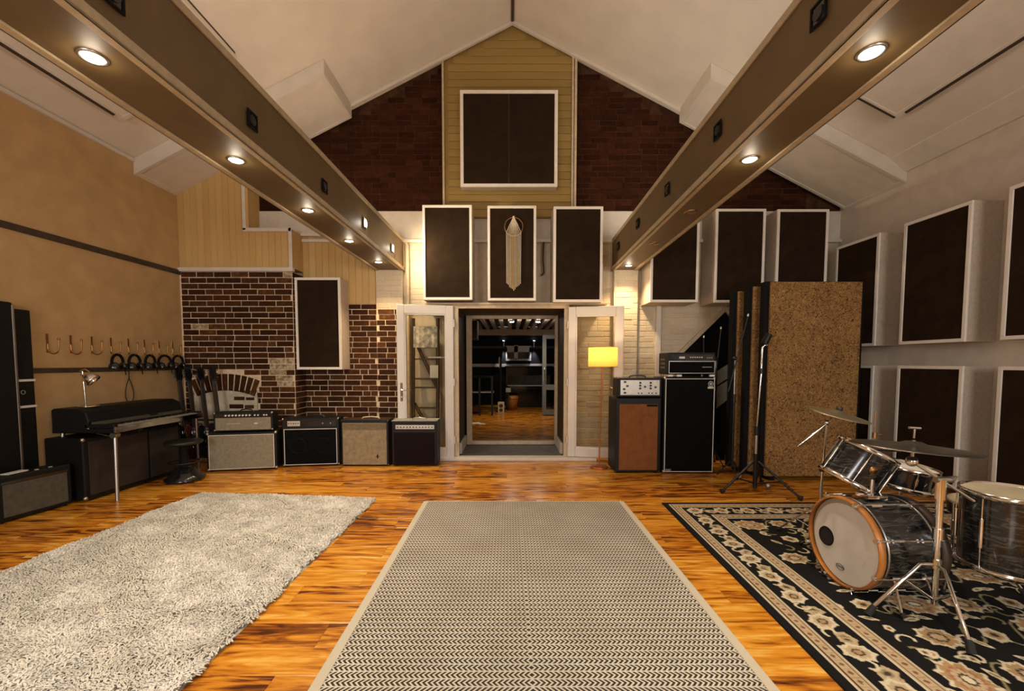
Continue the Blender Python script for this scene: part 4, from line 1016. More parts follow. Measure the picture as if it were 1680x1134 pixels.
handle(o, 0.0, 0.12, 0.25, 0.22)
# eight-speaker cabinet + head
o = cab('bass_cabinet', 'tall black bass cabinet with white piping and round badge', 'speaker cabinet', (2.26, 5.32, 0), 0.0, 0.64, 0.42, 1.215, M_blackcloth, 0.022, 0.0, M_piping, gbot=0.03)
bd = MB().cyl((0.255, -0.006, 1.135), (0.255, -0.012, 1.135), 0.034, n=20).build('badge', M_steel, o); MB().torus(0.022, 0.004, T(0.255, -0.013, 1.135) @ rotx(PI/2), 16, 6).build('badge_ring', M_blackmt, bd)
MB().box(0.22, 0.29, -0.010, -0.006, 1.075, 1.10).build('badge_plate', M_silver, o); MB().box(-0.29, -0.22, -0.010, -0.006, 0.035, 0.06).build('serial_plate', M_steel, o)
corners(o, 0.64, 0.42, 1.215, 0.02)
o = thing('bass_amplifier', 'black bass amp head on top of the tall bass cabinet', 'amplifier', (2.28, 5.33, 1.2245))
MB().box(-0.30, 0.30, 0, 0.32, 0.025, 0.30).build('cabinet', M_black, o, bevel=0.012)
cp = MB().box(-0.27, 0.27, -0.006, 0.004, 0.20, 0.275).build('control_panel', M_blackgl, o)
knobs(cp, [-0.02+k*0.028 for k in range(6)], -0.006, 0.24, 0.008, M_knobw); knobs(cp, [0.19, 0.215, 0.24], -0.006, 0.235, 0.008, M_steel)
MB().box(-0.16, -0.09, -0.010, -0.006, 0.225, 0.25).build('name_plate', M_silver, o)
MB().box(-0.28, 0.28, -0.008, 0, 0.185, 0.195).box(-0.28, 0.28, -0.008, 0, 0.04, 0.047).box(-0.287, -0.28, -0.008, 0, 0.04, 0.195).box(0.28, 0.287, -0.008, 0, 0.04, 0.195).build('piping', M_steel, o)
MB().box(-0.275, 0.275, -0.003, 0.004, 0.05, 0.18).build('grille', M_blackcloth, o); MB().box(0.13, 0.25, -0.006, -0.003, 0.115, 0.122).build('badge', M_steel, o)
for sx in (-0.26, -0.15, 0.26): MB().box(sx-0.03, sx+0.03, 0.0, 0.03, 0, 0.025).build('foot', M_piping, o)
for k in range(3): MB().box(-0.304, -0.298, 0.08, 0.24, 0.10+k*0.05, 0.125+k*0.05).build('vent_slot', M_blackgl, o)

# ------------------------------------------------------------------ floor lamp
o = thing('floor_lamp', 'floor lamp with yellow drum shade before the right door leaf', 'floor lamp', (1.20, 5.62, 0))
MB().lathe([(0, 0), (0.115, 0), (0.118, 0.012), (0.10, 0.026), (0.03, 0.034), (0, 0.034)], n=28).build('base', M_copper, o)
MB().cyl((0, 0, 0.03), (0.03, 0, 1.45), 0.0095, n=10).build('pole', M_copper, o)
sh = MB().lathe([(0.188, 1.345), (0.188, 1.60)], T(0.035, 0, 0), 36).build('lamp_shade', M_shade, o)
for zz in (1.345, 1.60): MB().torus(0.188, 0.004, T(0.035, 0, zz), 36, 6).build('shade_rim', M_copper, sh)
MB().ball((0.03, 0, 1.48), 0.035).build('bulb', M_lamp, o)
light('lamp_bulb', 'POINT', (0.03, 0, 1.53), 9, (1.0, 0.72, 0.36), o, shadow_soft_size=0.04)

# ------------------------------------------------------------------ gobos and stands
for (x0, x1, yy, h, lb) in ((3.04, 4.10, 5.0, 2.335, 'large cork faced gobo standing behind the drums'), (2.965, 4.02, 5.22, 2.32, 'cork gobo edge showing just left of the large gobo'), (2.90, 3.95, 5.44, 2.30, 'rearmost cork gobo, its narrow edge left of the others')):
    o = thing('gobo', lb, 'gobo', ((x0+x1)/2, yy, 0), group='free standing gobos')
    w_ = x1-x0
    MB().box(-w_/2-0.05, w_/2+0.05, 0.035, 0.13, 0.05, h+0.01).build('frame', M_blackmt, o, bevel=0.006)
    MB().box(-w_/2, w_/2, 0, 0.035, 0.05, h).build('cork_face', M_cork, o, bevel=0.006)
    for sx in (-1, 1):
        MB().box(sx*(w_/2-0.08)-0.03, sx*(w_/2-0.08)+0.03, 0.0, 0.16, 0, 0.05).build('foot', M_blackmt, o)

def tripod(o, hub, r, angs, foot_len, mat, tip=M_rubber, thick=0.009, brace=True, feet=None):
    for k, a in enumerate(angs):
        fx, fy = feet[k] if feet else (foot_len*math.cos(a), foot_len*math.sin(a))
        lg = MB().cyl((fx*0.06, fy*0.06, hub), (fx, fy, 0.02), thick, n=8).build('leg', mat, o)
        MB().cyl((fx*0.93, fy*0.93, 0.012+hub*0.06), (fx*1.03, fy*1.03, thick*2.0), thick*1.6, thick*2.0, n=10).build('foot', tip, lg)
        if brace: MB().cyl((fx*0.06, fy*0.06, hub*0.30), (fx*0.55, fy*0.55, hub*0.47), thick*0.6, n=6).build('brace', mat, lg)
# heavy tripod stand
o = thing('light_stand', 'heavy black tripod stand with chrome column before the gobos', 'stand', (2.66, 4.55, 0))
tripod(o, 0.34, 0, (3.05, -0.85, 1.4), 0.42, M_blackmetal, thick=0.013, feet=[(-0.38, -0.05), (0.30, -0.30), (0.25, 0.30)])
MB().cyl((0, 0, 0.05), (0, 0, 0.42), 0.022).build('hub', M_blackmetal, o)
MB().cyl((0, 0, 0.42), (0, 0, 0.62), 0.016).build('lower_tube', M_steel, o)
MB().cyl((0, 0, 0.62), (0, 0, 0.72), 0.022).build('clamp', M_blackmetal, o)
MB().cyl((0, 0, 0.72), (0.03, 0, 1.28), 0.011).build('middle_tube', M_chrome, o)
MB().cyl((0.03, 0, 1.28), (0.03, 0, 1.34), 0.02).build('clamp', M_blackmetal, o)
MB().tube([(0.03, 0, 1.34), (0.035, 0, 1.56), (0.05, -0.01, 1.585), (0.075, -0.01, 1.585)], 0.011, 8).build('upper_tube', M_chrome, o)
MB().cyl((0.05, 0, 1.60), (0.10, 0, 1.70), 0.035).build('clutch', M_blackmetal, o)
for sx, zz in ((-0.14, 0.16), (0.18, 0.05)):
    MB().ball((sx, 0.06, zz), 0.035).build('wing_nut', M_steel, o)
# boom microphone stands
def mic_stand(label, loc, h, tilt, rz):
    o = thing('microphone_stand', label, 'microphone stand', loc, rz, 'black microphone stands by the bass cabinet')
    tripod(o, 0.20, 0, (0.4, 2.5, 4.6), 0.16, M_blackmetal, thick=0.008, brace=False)
    MB().cyl((0, 0, 0.12), (0, 0, 0.95), 0.013).build('lower_tube', M_blackmetal, o)
    MB().cyl((0, 0, 0.93), (0, 0, 1.02), 0.02).build('clutch', M_blackmetal, o)
    MB().cyl((0, 0, 1.02), (0, 0, 1.45), 0.009).build('upper_tube', M_steel, o)
    MB().ball((0, 0, 1.45), 0.028).build('boom_joint', M_blackmetal, o)
    MB().cyl((-0.10*tilt, -0.02, 1.05), (0.16*tilt, -0.02, h), 0.008).build('boom_arm', M_blackmetal, o)
    MB().cyl((0.16*tilt, -0.02, h), (0.165*tilt, -0.02, h+0.03), 0.013).build('boom_tip', M_steel, o)
mic_stand('black boom microphone stand nearest the tall bass cabinet', (2.73, 5.16, 0), 1.95, 0.8, 0.0)
mic_stand('black boom microphone stand behind the first, its arm upright', (2.79, 5.77, 0), 1.85, 0.5, 0.6)
mic_stand('black boom microphone stand farthest back before the pointed recess', (2.72, 6.02, 0), 1.75, 0.4, 1.2)
o = thing('wall_placard', 'pale grey leaning board behind the microphone stands', 'board', (3.02, 6.05, 0.9), 0)
MB().prism([(-0.06, 0.18), (0.12, 0.30), (0.12, 0.50), (-0.06, 0.38)], 'y', 0, 0.012).build('upper_half', M_stone, o); MB().prism([(-0.06, -0.15), (0.10, -0.02), (0.12, 0.27), (-0.06, 0.15)], 'y', 0, 0.012).build('lower_half', M_stone, o)
MB().box(-0.05, 0.08, 0.012, 0.03, -0.9, 0.3).build('prop', M_blackmt, o)

# ------------------------------------------------------------------ drum kit
def drum_shell(o, r, h, M, shell, rim=M_chrome, head=M_head, lugs=8, rimh=0.018, hoopw=0.010, two=True, lugmat=M_chrome):
    MB().lathe([(r, 0.0), (r, h)], M, 40).build('shell', shell, o)
    for z, s in ((h, 1), (0, -1)):
        MB().lathe([(r-0.004, z-s*0.012), (r+hoopw, z-s*0.012), (r+hoopw, z+s*rimh), (r+0.001, z+s*rimh), (r-0.004, z-s*0.012)], M, 40).build('hoop', rim, o)
        MB().lathe([(0, z+s*0.006), (r+0.002, z+s*0.006)], M, 40).build('head', head if s > 0 else M_headclear, o)
    for k in range(lugs):
        a = 2*PI*k/lugs+0.2
        c, s_ = math.cos(a), math.sin(a)
        p = lambda z, rr: M @ Vector((rr*c, rr*s_, z))
        t = MB().cyl(p(h*0.30, r+0.012), p(h*0.70, r+0.012), 0.009, n=8).cyl(p(h*0.97, r+0.013), p(h*0.03, r+0.013), 0.0035, n=6)
        t.build('lug', lugmat, o)
# bass drum, axis along x, front head facing -x
BD = (2.10, 2.60, 0.279)
o = thing('bass_drum', 'black pearl bass drum with white front head and orange hoop', 'drum', (BD[0], BD[1], 0.0095))
Mb = T(0, 0, BD[2]) @ rotz(0.03) @ roty(PI/2)         # local z -> +x
r = 0.265; L = 0.33
MB().lathe([(r, 0.0), (r, L)], Mb, 48).build('shell', M_pearl, o)
MB().lathe([(r-0.001, -0.036), (r+0.011, -0.036), (r+0.011, 0.0), (r-0.001, 0.0), (r-0.001, -0.036)], Mb, 48).build('front_hoop', M_orangewood, o)
MB().lathe([(r-0.006, L), (r+0.014, L), (r+0.014, L+0.045), (r-0.006, L+0.045), (r-0.006, L)], Mb, 48).build('rear_hoop', M_walnut, o)
for z in (0.022, L-0.022): MB().torus(r+0.003, 0.007, Mb @ T(0, 0, z), 48, 6).build('tension_band', M_steel, o)
hd = MB().lathe([(0, -0.008), (r-0.004, -0.008)], Mb, 48).build('front_head', M_headclear, o)
# white coated area, port hole and oval badge on the head
def disc(cx, cy, rx, ry, z, n=40): return MB().add([Mb @ Vector((cx+rx*math.cos(2*PI*k/n), cy+ry*math.sin(2*PI*k/n), z)) for k in range(n)], [tuple(range(n))])
disc(0.014, -0.006, 0.245, 0.256, -0.0095).build('white_coating', M_head, hd, fix=False)
disc(0.025, 0.145, 0.056, 0.056, -0.0110).build('port_hole', plain('port_black', (0.012, 0.006, 0.004), 0.9), hd, fix=False)
MB().torus(0.058, 0.004, Mb @ T(0.025, 0.145, -0.011), 28, 6).build('port_ring', M_blackmt, hd)
bg = MB().torus(0.030, 0.0022, Mb @ T(0.175, 0.025, -0.0105) @ Matrix.Diagonal((0.55, 1, 1, 1)), 24, 6)
for k in range(5): bg.add([Mb @ Vector((0.175+a, 0.045-k*0.009+b, -0.0105)) for a, b in ((-0.005, 0), (0.004, 0), (0.005, -0.006), (-0.004, -0.006))], [(0, 1, 2, 3)])
bg.build('oval_badge', M_blackmt, hd, fix=False)
MB().lathe([(0, L+0.008), (r-0.004, L+0.008)], Mb, 48).build('batter_head', M_headclear, o)
for k in range(8):
    a = 2*PI*k/8+0.39
    p = lambda z, rr: Mb @ Vector((rr*math.cos(a), rr*math.sin(a), z))
    t = MB().cyl(p(-0.05, r+0.022), p(L+0.05, r+0.022), 0.0045, n=6).cyl(p(0.05, r+0.014), p(0.11, r+0.014), 0.011, n=8).cyl(p(L-0.11, r+0.014), p(L-0.05, r+0.014), 0.011, n=8)
    rod = t.build('tension_rod', M_chrome, o)
    q = Mb @ Vector(((r+0.010)*math.cos(a), (r+0.010)*math.sin(a), -0.05))
    MB().cyl(p(-0.056, r+0.012), p(-0.040, r+0.012), 0.013, n=8).cyl(p(-0.052, r+0.004), p(-0.052, r+0.034), 0.005, n=6).build('claw', M_chrome, rod)
for s, ft in ((1, (0.125, 0.58)), (-1, (0.04, -0.35))):
    y0 = s*0.262
    sp_ = MB().cyl((0.07, y0, 0.30-0.03 if s > 0 else 0.16), (ft[0], ft[1], 0.012), 0.0075, n=8).build('spur', M_chrome, o)
    MB().cyl((ft[0], ft[1], 0.03), (ft[0], ft[1]+s*0.01, 0.009), 0.012, n=8).build('spur_tip', M_rubber, sp_)
MB().cyl((0.16, 0.02, 0.56), (0.17, 0.03, 0.66), 0.012).build('tom_mount', M_chrome, o); MB().box(0.10, 0.22, -0.03, 0.07, 0.555, 0.575).build('mount_plate', M_chrome, o)
# rack tom
o = thing('rack_tom', 'black pearl rack tom tilted over the bass drum', 'drum', (2.27, 2.80, 0.60))
Mt = T(-0.02, 0, 0.02) @ rotz(-0.25) @ roty(0.50)
drum_shell(o, 0.165, 0.225, Mt, M_pearl, lugs=6)
MB().cyl((0.02, -0.08, -0.02), (0.05, -0.02, 0.08), 0.011).ball((0.02, -0.08, -0.02), 0.02).build('mount_arm', M_chrome, o)
bdg = MB().lathe([(0.022, 0.0), (0.024, 0.004), (0.0, 0.004)], Mt @ T(0.0, -0.166, 0.125) @ rotx(PI/2), 16).build('badge', M_brass, o)
# snare
o = thing('snare_drum', 'black snare drum with pale head on its stand', 'drum', (2.72, 2.92, 0.0095))
Ms = T(0, 0, 0.55) @ rotz(-0.6) @ roty(0.17)
drum_shell(o, 0.172, 0.125, Ms, M_blackgl, lugs=8)
tripod(o, 0.25, 0, (0.6, 2.7, 4.8), 0.24, M_chrome, thick=0.007, brace=False)
MB().cyl((0, 0, 0.10), (0, 0, 0.50), 0.010).build('stand_pole', M_chrome, o)
for k in range(3):
    a = 0.5+2*PI*k/3
    MB().tube([(0, 0, 0.50), (0.13*math.cos(a), 0.13*math.sin(a), 0.53), (0.185*math.cos(a), 0.185*math.sin(a), 0.60)], 0.006, 6).build('basket_arm', M_chrome, o)
# floor tom
o = thing('floor_tom', 'large black pearl floor tom at the right edge', 'drum', (2.76, 2.30, 0.0095))
drum_shell(o, 0.203, 0.40, T(0, 0, 0.27), M_pearl, head=M_headclear, lugs=8)
for k in range(3):
    a = 2.2+2*PI*k/3
    lg = MB().tube([(0.222*math.cos(a), 0.222*math.sin(a), 0.56), (0.222*math.cos(a), 0.222*math.sin(a), 0.20), (0.245*math.cos(a), 0.245*math.sin(a), 0.012)], 0.006, 8).build('leg', M_chrome, o)
    MB().cyl((0.245*math.cos(a), 0.245*math.sin(a), 0.03), (0.247*math.cos(a), 0.247*math.sin(a), 0.009), 0.012, n=8).build('foot', M_rubber, lg)
    MB().cyl((0.212*math.cos(a), 0.212*math.sin(a), 0.40), (0.212*math.cos(a), 0.212*math.sin(a), 0.46), 0.02, n=8).build('leg_bracket', M_chrome, o)
def cymbal(o, R, M, mat, bell=0.05, bow=0.018):
    prof = [(0.008, bow+0.018), (bell*0.6, bow+0.014), (bell, bow+0.002), (R*0.5, bow*0.62), (R*0.8, bow*0.28), (R, 0.0), (R, -0.0015), (R*0.8, bow*0.28-0.002), (R*0.5, bow*0.62-0.002), (bell, bow), (bell*0.6, bow+0.012), (0.008, bow+0.016)]
    return MB().lathe(prof, M, 48).build('cymbal', mat, o)
# crash on a boom stand behind the bass drum
o = thing('crash_cymbal', 'pale bronze crash cymbal on a boom stand before the gobo', 'cymbal', (2.39, 3.22, 0.0095))
Mc = T(0.085, -0.02, 1.00) @ roty(0.19) @ rotx(0.17)
cymbal(o, 0.21, Mc, M_cymbal)
MB().lathe([(0, 0.065), (0.022, 0.06), (0.022, 0.034), (0, 0.034)], Mc, 14).build('felt', M_walnut, o)
MB().cyl((-0.19, 0, 0.75), (0.085, -0.015, 0.995), 0.0085, n=8).build('boom_arm', M_chrome, o)
MB().ball((0.02, 0, 0.935), 0.022).build('boom_joint', M_chrome, o)
MB().cyl((0, 0, 0.42), (0.02, 0, 0.93), 0.009).build('upper_tube', M_chrome, o); MB().cyl((0, 0, 0.10), (0, 0, 0.45), 0.013).build('lower_tube', M_steel, o)
MB().cyl((0, 0, 0.56), (0, 0, 0.60), 0.016).build('clamp', M_blackmetal, o)
tripod(o, 0.30, 0, (0.5, 2.6, 4.2), 0.28, M_chrome, thick=0.007, feet=[(0.25, 0.16), (-0.16, 0.24), (0.22, -0.14)])
# ride
o = thing('ride_cymbal', 'large dark ride cymbal on a heavy chrome boom stand', 'cymbal', (2.31, 2.25, 0.0095))
Mr = T(-0.14, 0.02, 0.935) @ rotz(0.0) @ roty(0.055) @ rotx(-0.02)
cymbal(o, 0.27, Mr, M_cymdark, 0.06, 0.018)
MB().cyl(Mr @ Vector((0, 0, 0.05)), Mr @ Vector((0, 0, 0.11)), 0.005).cyl(Mr @ Vector((-0.03, 0, 0.105)), Mr @ Vector((0.03, 0, 0.105)), 0.007).build('wing_nut', M_chrome, o)
MB().cyl(Mr @ Vector((0, 0, 0.04)), Mr @ Vector((0, 0, -0.05)), 0.008).ball(Mr @ Vector((0, 0, -0.075)), 0.028).build('tilter', M_chrome, o)
MB().cyl(Mr @ Vector((0, 0, -0.075)), (0.16, -0.02, 0.655), 0.0075).build('boom_arm', M_chrome, o)
MB().cyl((-0.03, 0, 0.765), (0.06, 0, 0.765), 0.016).cyl((0.05, 0, 0.765), (0.085, 0, 0.78), 0.02, 0.006).build('boom_clamp', M_steel, o)
MB().cyl((0, 0, 0.66), (0, 0, 0.77), 0.024).build('clamp', M_chrome, o); MB().cyl((0, 0, 0.40), (0, 0, 0.66), 0.017).build('upper_tube', M_chrome, o)
MB().cyl((0, 0, 0.44), (0, 0, 0.50), 0.024).build('clamp', M_chrome, o); MB().cyl((0, 0, 0.08), (0, 0, 0.44), 0.014).build('lower_tube', M_chrome, o)
MB().cyl((0, 0, 0.28), (0, 0, 0.33), 0.022).build('hub', M_chrome, o)
for fx, fy in ((-0.11, -0.29), (-0.33, 0.02), (0.14, 0.30)):
    lg = MB().tube([(0, 0, 0.30), (fx*0.25, fy*0.25, 0.30), (fx*0.96, fy*0.96, 0.05)], 0.010, 8).build('leg', M_chrome, o)
    MB().cyl((fx*0.93, fy*0.93, 0.06), (fx*1.03, fy*1.03, 0.010), 0.014, 0.020, n=10).build('foot', M_rubber, lg)
    MB().cyl((0, 0, 0.10), (fx*0.5, fy*0.5, 0.215), 0.008, n=6).build('brace', M_chrome, lg)
# hi-hat
o = thing('hi_hat', 'dark hi-hat pair on its thin rod behind the rack tom', 'cymbal', (2.72, 3.15, 0.0095))
cymbal(o, 0.175, T(0, 0, 0.775), M_cymdark, 0.045, 0.014)
cymbal(o, 0.175, T(0, 0, 0.762) @ rotx(PI), M_cymdark, 0.045, 0.014)
MB().cyl((0, 0, 0.05), (0, 0, 0.72), 0.012).build('tube', M_chrome, o); MB().cyl((0, 0, 0.72), (0, 0, 1.03), 0.0035).build('rod', M_brass, o); MB().cyl((0, 0, 0.83), (0, 0, 0.87), 0.014).cyl((0, 0, 0.85), (0.05, 0, 0.855), 0.006).build('clutch', M_brass, o)
tripod(o, 0.28, 0, (0.9, 3.0, 5.0), 0.24, M_chrome, thick=0.007)
MB().box(-0.05, 0.05, -0.30, -0.02, 0.008, 0.03).build('pedal', M_steel, o)
# throne
o = thing('drum_throne', 'round cream topped drum throne behind the bass drum', 'stool', (3.08, 2.72, 0.0095))
MB().lathe([(0, 0.50), (0.14, 0.505), (0.168, 0.495), (0.172, 0.47), (0, 0.47)], n=32).build('cushion', M_cream, o)
MB().lathe([(0.170, 0.47), (0.166, 0.40), (0, 0.40)], n=32).build('seat_side', M_walnut, o)
MB().cyl((0, 0, 0.10), (0, 0, 0.40), 0.014).build('post', M_chrome, o); tripod(o, 0.26, 0, (0.5, 2.6, 4.7), 0.24, M_chrome, thick=0.009)

# ------------------------------------------------------------------ electric piano corner
o = thing('electric_piano', 'black electric piano on tube legs against the tan wall', 'keyboard', (-4.28, 4.88, 0))
x0, x1, y0, y1 = -0.33, 0.16, -0.61, 0.62      # wall side to front edge, near end to far end
MB().prism([(x0, 0.72), (0.02, 0.72), (0.05, 0.80), (0.02, 0.90), (-0.06, 0.935), (x0+0.02, 0.935), (x0, 0.92)], 'y', y0, y1).build('harp_cover', M_black, o, bevel=0.012)
MB().box(x0, 0.30, y0, y1, 0.685, 0.735).build('key_bed', M_black, o, bevel=0.008)
MB().prism([(0.04, 0.80), (0.09, 0.765), (0.09, 0.735), (0.03, 0.735)], 'y', y0+0.03, y1-0.03).build('name_rail', M_greycloth, o)
MB().box(0.065, 0.085, 0.10, 0.19, 0.785, 0.795).build('name_badge', M_blackmt, o)
kb = MB().box(0.10, 0.285, y0+0.05, y1-0.05, 0.735, 0.748).build('key_frame', M_stone, o)
nk = 43
for k in range(nk):
    ya = y0+0.06+k*(y1-y0-0.12)/nk
    MB().box(0.11, 0.285, ya, ya+(y1-y0-0.12)/nk-0.0015, 0.740, 0.757).build('white_key', M_stone, kb)
    if k % 7 not in (2, 6): MB().box(0.11, 0.215, ya+0.018, ya+0.030, 0.757, 0.768).build('black_key', M_blackgl, kb)
MB().box(0.290, 0.312, y0, y1, 0.69, 0.752).build('key_slip', M_chrome, o, bevel=0.004)
for s in (y0, y1-0.05): MB().box(0.0, 0.30, s, s+0.05, 0.735, 0.775).build('cheek', M_black, o, bevel=0.008)
for lx, ly, tx, ty in ((0.26, y0+0.05, 0.315, y0-0.02), (0.26, y1-0.05, 0.20, y1+0.05), (x0+0.05, y0+0.06, x0+0.03, y0-0.0), (x0+0.05, y1-0.05, x0+0.03, y1+0.0)):
    MB().cyl((lx, ly, 0.69), (tx, ty, 0.0), 0.019, 0.016, n=12).build('leg', M_steel, o); 
MB().cyl((0.26, y0+0.02, 0.66), (0.26, y0+0.08, 0.66), 0.03).build('leg_socket', M_steel, o)
MB().cyl((0.26, y0+0.05, 0.64), (0.02, y0+0.05, 0.69), 0.008).build('cross_brace', M_chrome, o)
for yy in (y0+0.02, y1-0.02): MB().ball((0.03, yy, 0.73), 0.02).build('corner_cap', M_steel, o)
MB().box(x0+0.02, 0.28, y0+0.3, y0+0.36, 0.66, 0.686).build('under_strut', M_blackmetal, o)
# big dark cabinet under the piano
o = thing('speaker_cabinet', 'low dark brown speaker cabinet under the electric piano', 'speaker cabinet', (-4.36, 4.80, 0), -0.06)
MB().box(-0.24, 0.17, -0.60, 0.58, 0.02, 0.645).build('cabinet', M_black, o, bevel=0.012)
MB().box(0.165, 0.178, -0.55, 0.10, 0.06, 0.605).build('grille', M_browncloth, o, bevel=0.004); MB().box(0.165, 0.178, 0.13, 0.53, 0.06, 0.605).build('grille', M_browncloth, o, bevel=0.004)
for yy in (-0.60, 0.58):
    for zz in (0.04, 0.63): MB().ball((0.16, yy*0.985, zz), 0.022, 10, 6).build('corner_cap', M_steel, o)
for yy in (-0.5, 0.5):
    for xx in (-0.2, 0.12): MB().cyl((xx, yy, 0), (xx, yy, 0.022), 0.02).build('foot', M_rubber, o)
# desk lamp on the piano
o = thing('desk_lamp', 'chrome desk lamp on top of the electric piano', 'desk lamp', (-4.40, 4.45, 0.937))
MB().lathe([(0, 0), (0.085, 0), (0.088, 0.008), (0.075, 0.016), (0, 0.018)], n=28).build('base', M_chrome, o)
MB().cyl((-0.03, 0, 0.012), (-0.045, 0, 0.37), 0.008).build('pole', M_chrome, o)
MB().cyl((-0.075, 0, 0.335), (0.02, 0, 0.335), 0.006).build('arm_joint', M_steel, o)
MB().tube([(-0.075, 0, 0.37), (-0.02, 0, 0.395), (0.02, 0, 0.37), (0.04, -0.01, 0.33)], 0.007, 8).build('arm', M_chrome, o)
sh = MB().lathe([(0.016, 0.11), (0.03, 0.105), (0.055, 0.07), (0.068, 0.02), (0.066, 0.0), (0.064, 0.02), (0.05, 0.066), (0.016, 0.10)], T(0.09, -0.02, 0.27) @ roty(-0.75) @ rotx(0.3), 28).build('shade', M_chrome, o)
# stool
o = thing('piano_stool', 'black saddle stool before the far end of the electric piano', 'stool', (-3.86, 5.02, 0))
MB().lathe([(0, 0.425), (0.15, 0.43), (0.185, 0.445), (0.190, 0.465), (0.17, 0.478), (0, 0.465)], Matrix.Diagonal((1, 1.05, 1, 1)), 32).build('seat', M_leather, o)
MB().cyl((0, 0, 0.14), (0, 0, 0.43), 0.045, 0.04).build('column', M_blackmt, o)
MB().lathe([(0, 0), (0.20, 0), (0.205, 0.03), (0.15, 0.07), (0.10, 0.15), (0.06, 0.17), (0, 0.17)], n=28).build('base', M_blackgl, o)
MB().torus(0.15, 0.009, T(0, 0, 0.22), 28, 6).build('foot_ring', M_blackmetal, o)
# low amp at the left edge
rzA = math.atan2(4.141-3.604, -4.302+4.384) - PI/2
o = thing('combo_amp', 'low black amplifier with grey grille at the left edge', 'amplifier', (-4.343, 3.87, 0), rzA)
MB().box(-0.17, 0, -0.28, 0.275, 0.015, 0.41).build('cabinet', M_black, o, bevel=0.012)
MB().box(-0.004, 0.006, -0.24, 0.235, 0.05, 0.335).build('grille', M_greycloth, o, bevel=0.003)
cp = MB().prism([(-0.06, 0.41), (0.003, 0.36), (0.003, 0.34), (-0.06, 0.34)], 'y', -0.25, 0.25).build('control_panel', M_blackgl, o)
for k in range(7): MB().box(-0.035, -0.02, -0.06+k*0.035, -0.035+k*0.035, 0.385, 0.402+0.006*(k % 3)).build('switch', M_paper, cp)
for yy in (-0.24, 0.23):
    for xx in (-0.17, -0.04): MB().cyl((xx, yy, 0), (xx, yy, 0.018), 0.016).build('foot', M_rubber, o)
tag(MB().box(-4.47, -4.40, 3.70, 3.86, 0.412, 0.420).build('note_pad', M_paper), 'white slip of paper on the low amplifier at the left', 'paper')
# tall black cases leaning on the wall
o = thing('flight_case', 'tall flat black case against the tan wall at the left edge', 'case', (-4.61, 3.35, 0))
MB().box(-0.035, 0.035, -0.60, 0.62, 0.0, 1.955).build('body', M_black, o, bevel=0.015)
MB().box(0.030, 0.040, 0.605, 0.625, 0.02, 1.93).box(-0.035, 0.040, 0.618, 0.625, 0.02, 1.93).build('edge_strip', M_steel, o, bevel=0.003)
o = thing('flight_case', 'narrower black case with pale latches beside the tall one', 'case', (-4.615, 4.045, 0))
MB().box(-0.03, 0.025, -0.06, 0.08, 0.0, 1.90).build('body', M_black, o, bevel=0.010)
for zz in (1.22, 0.97): MB().box(0.020, 0.034, -0.06, 0.082, zz, zz+0.022).build('latch', M_piping, o, bevel=0.003)
MB().torus(0.018, 0.004, T(0.033, -0.03, 1.12) @ roty(PI/2), 16, 6).build('padlock', M_steel, o)

# hooks and headphones
HY = [4.31+k*0.2285 for k in range(8)]
hl = ['empty brass wall hook nearest the tall black case', 'empty brass wall hook, second from the black case', 'empty brass wall hook next to the first headphones'] + ['brass wall hook holding the %s headphones from the left' % w_ for w_ in ('first', 'second', 'third', 'fourth', 'last')]
for k, yy in enumerate(HY):
    o = thing('wall_hook', hl[k], 'hook', (XL, yy, 1.69), group='brass hooks on the tan wall')
    MB().box(0, 0.008, -0.012, 0.012, -0.19, 0.0).build('back_plate', M_brass, o, bevel=0.003)
    pts = [(0.008, 0, -0.10), (0.010, 0, -0.15)]+[(0.064-0.054*math.cos(a), 0, -0.15-0.052*math.sin(a)) for a in np.linspace(0.2, PI-0.15, 10)]+[(0.120, 0, -0.12), (0.122, 0, -0.065)]
    MB().tube(pts, 0.006, 8).build('prong', M_brass, o); MB().ball((0.122, 0, -0.055), 0.013, 10, 6).build('ball_tip', M_brass, o)
hp = ['nearest the camera, ', 'second along, ', 'third along with a looped cord, ', 'fourth along, ', 'nearest the brick chimney, ']
for k in range(5):
    yy = HY[3+k]; sc = 1.0
    o = thing('headphones', 'black headphones hanging on the wall hooks, ' + hp[k].rstrip(', '), 'headphones', (XL+0.075, yy, 1.49), rnd.uniform(-0.25, 0.25), 'headphones on the hooks')
    arc = [(0, 0.088*math.sin(a), -0.085+0.088*math.cos(a)) for a in np.linspace(-1.9, 1.9, 18)]
    MB().tube(arc, 0.015, 8).build('headband', M_blackmt, o)
    for s in (-1, 1):
        MB().lathe([(0, 0.026), (0.036, 0.024), (0.050, 0.010), (0.050, -0.014), (0.030, -0.026), (0, -0.018)], T(0.012, s*0.072, -0.135) @ rotz(-s*0.5) @ rotx(-s*PI/2*0.8), 20).build('ear_cup', M_blackgl, o)
    MB().tube([(0.03, 0.06, -0.17), (0.035, 0.065, -0.20), (0.035, 0.07, -0.235)], 0.005, 6).build('cord_plug', M_blackmt, o)
pts = [(XL+0.02, 5.20, 1.36)] + [(XL+0.012, 5.205+0.075*math.sin(a)*(0.5-0.5*math.cos(a/1.0))**0.5, 1.20-0.14+0.15*math.cos(a/1.0)) for a in np.linspace(0.25, 2*PI-0.25, 22)] + [(XL+0.02, 5.21, 1.36)]
tag(MB().tube(pts, 0.005, 6).build('cord_loop', M_walnut), 'brown cord hanging in a loop below the headphones', 'cord')

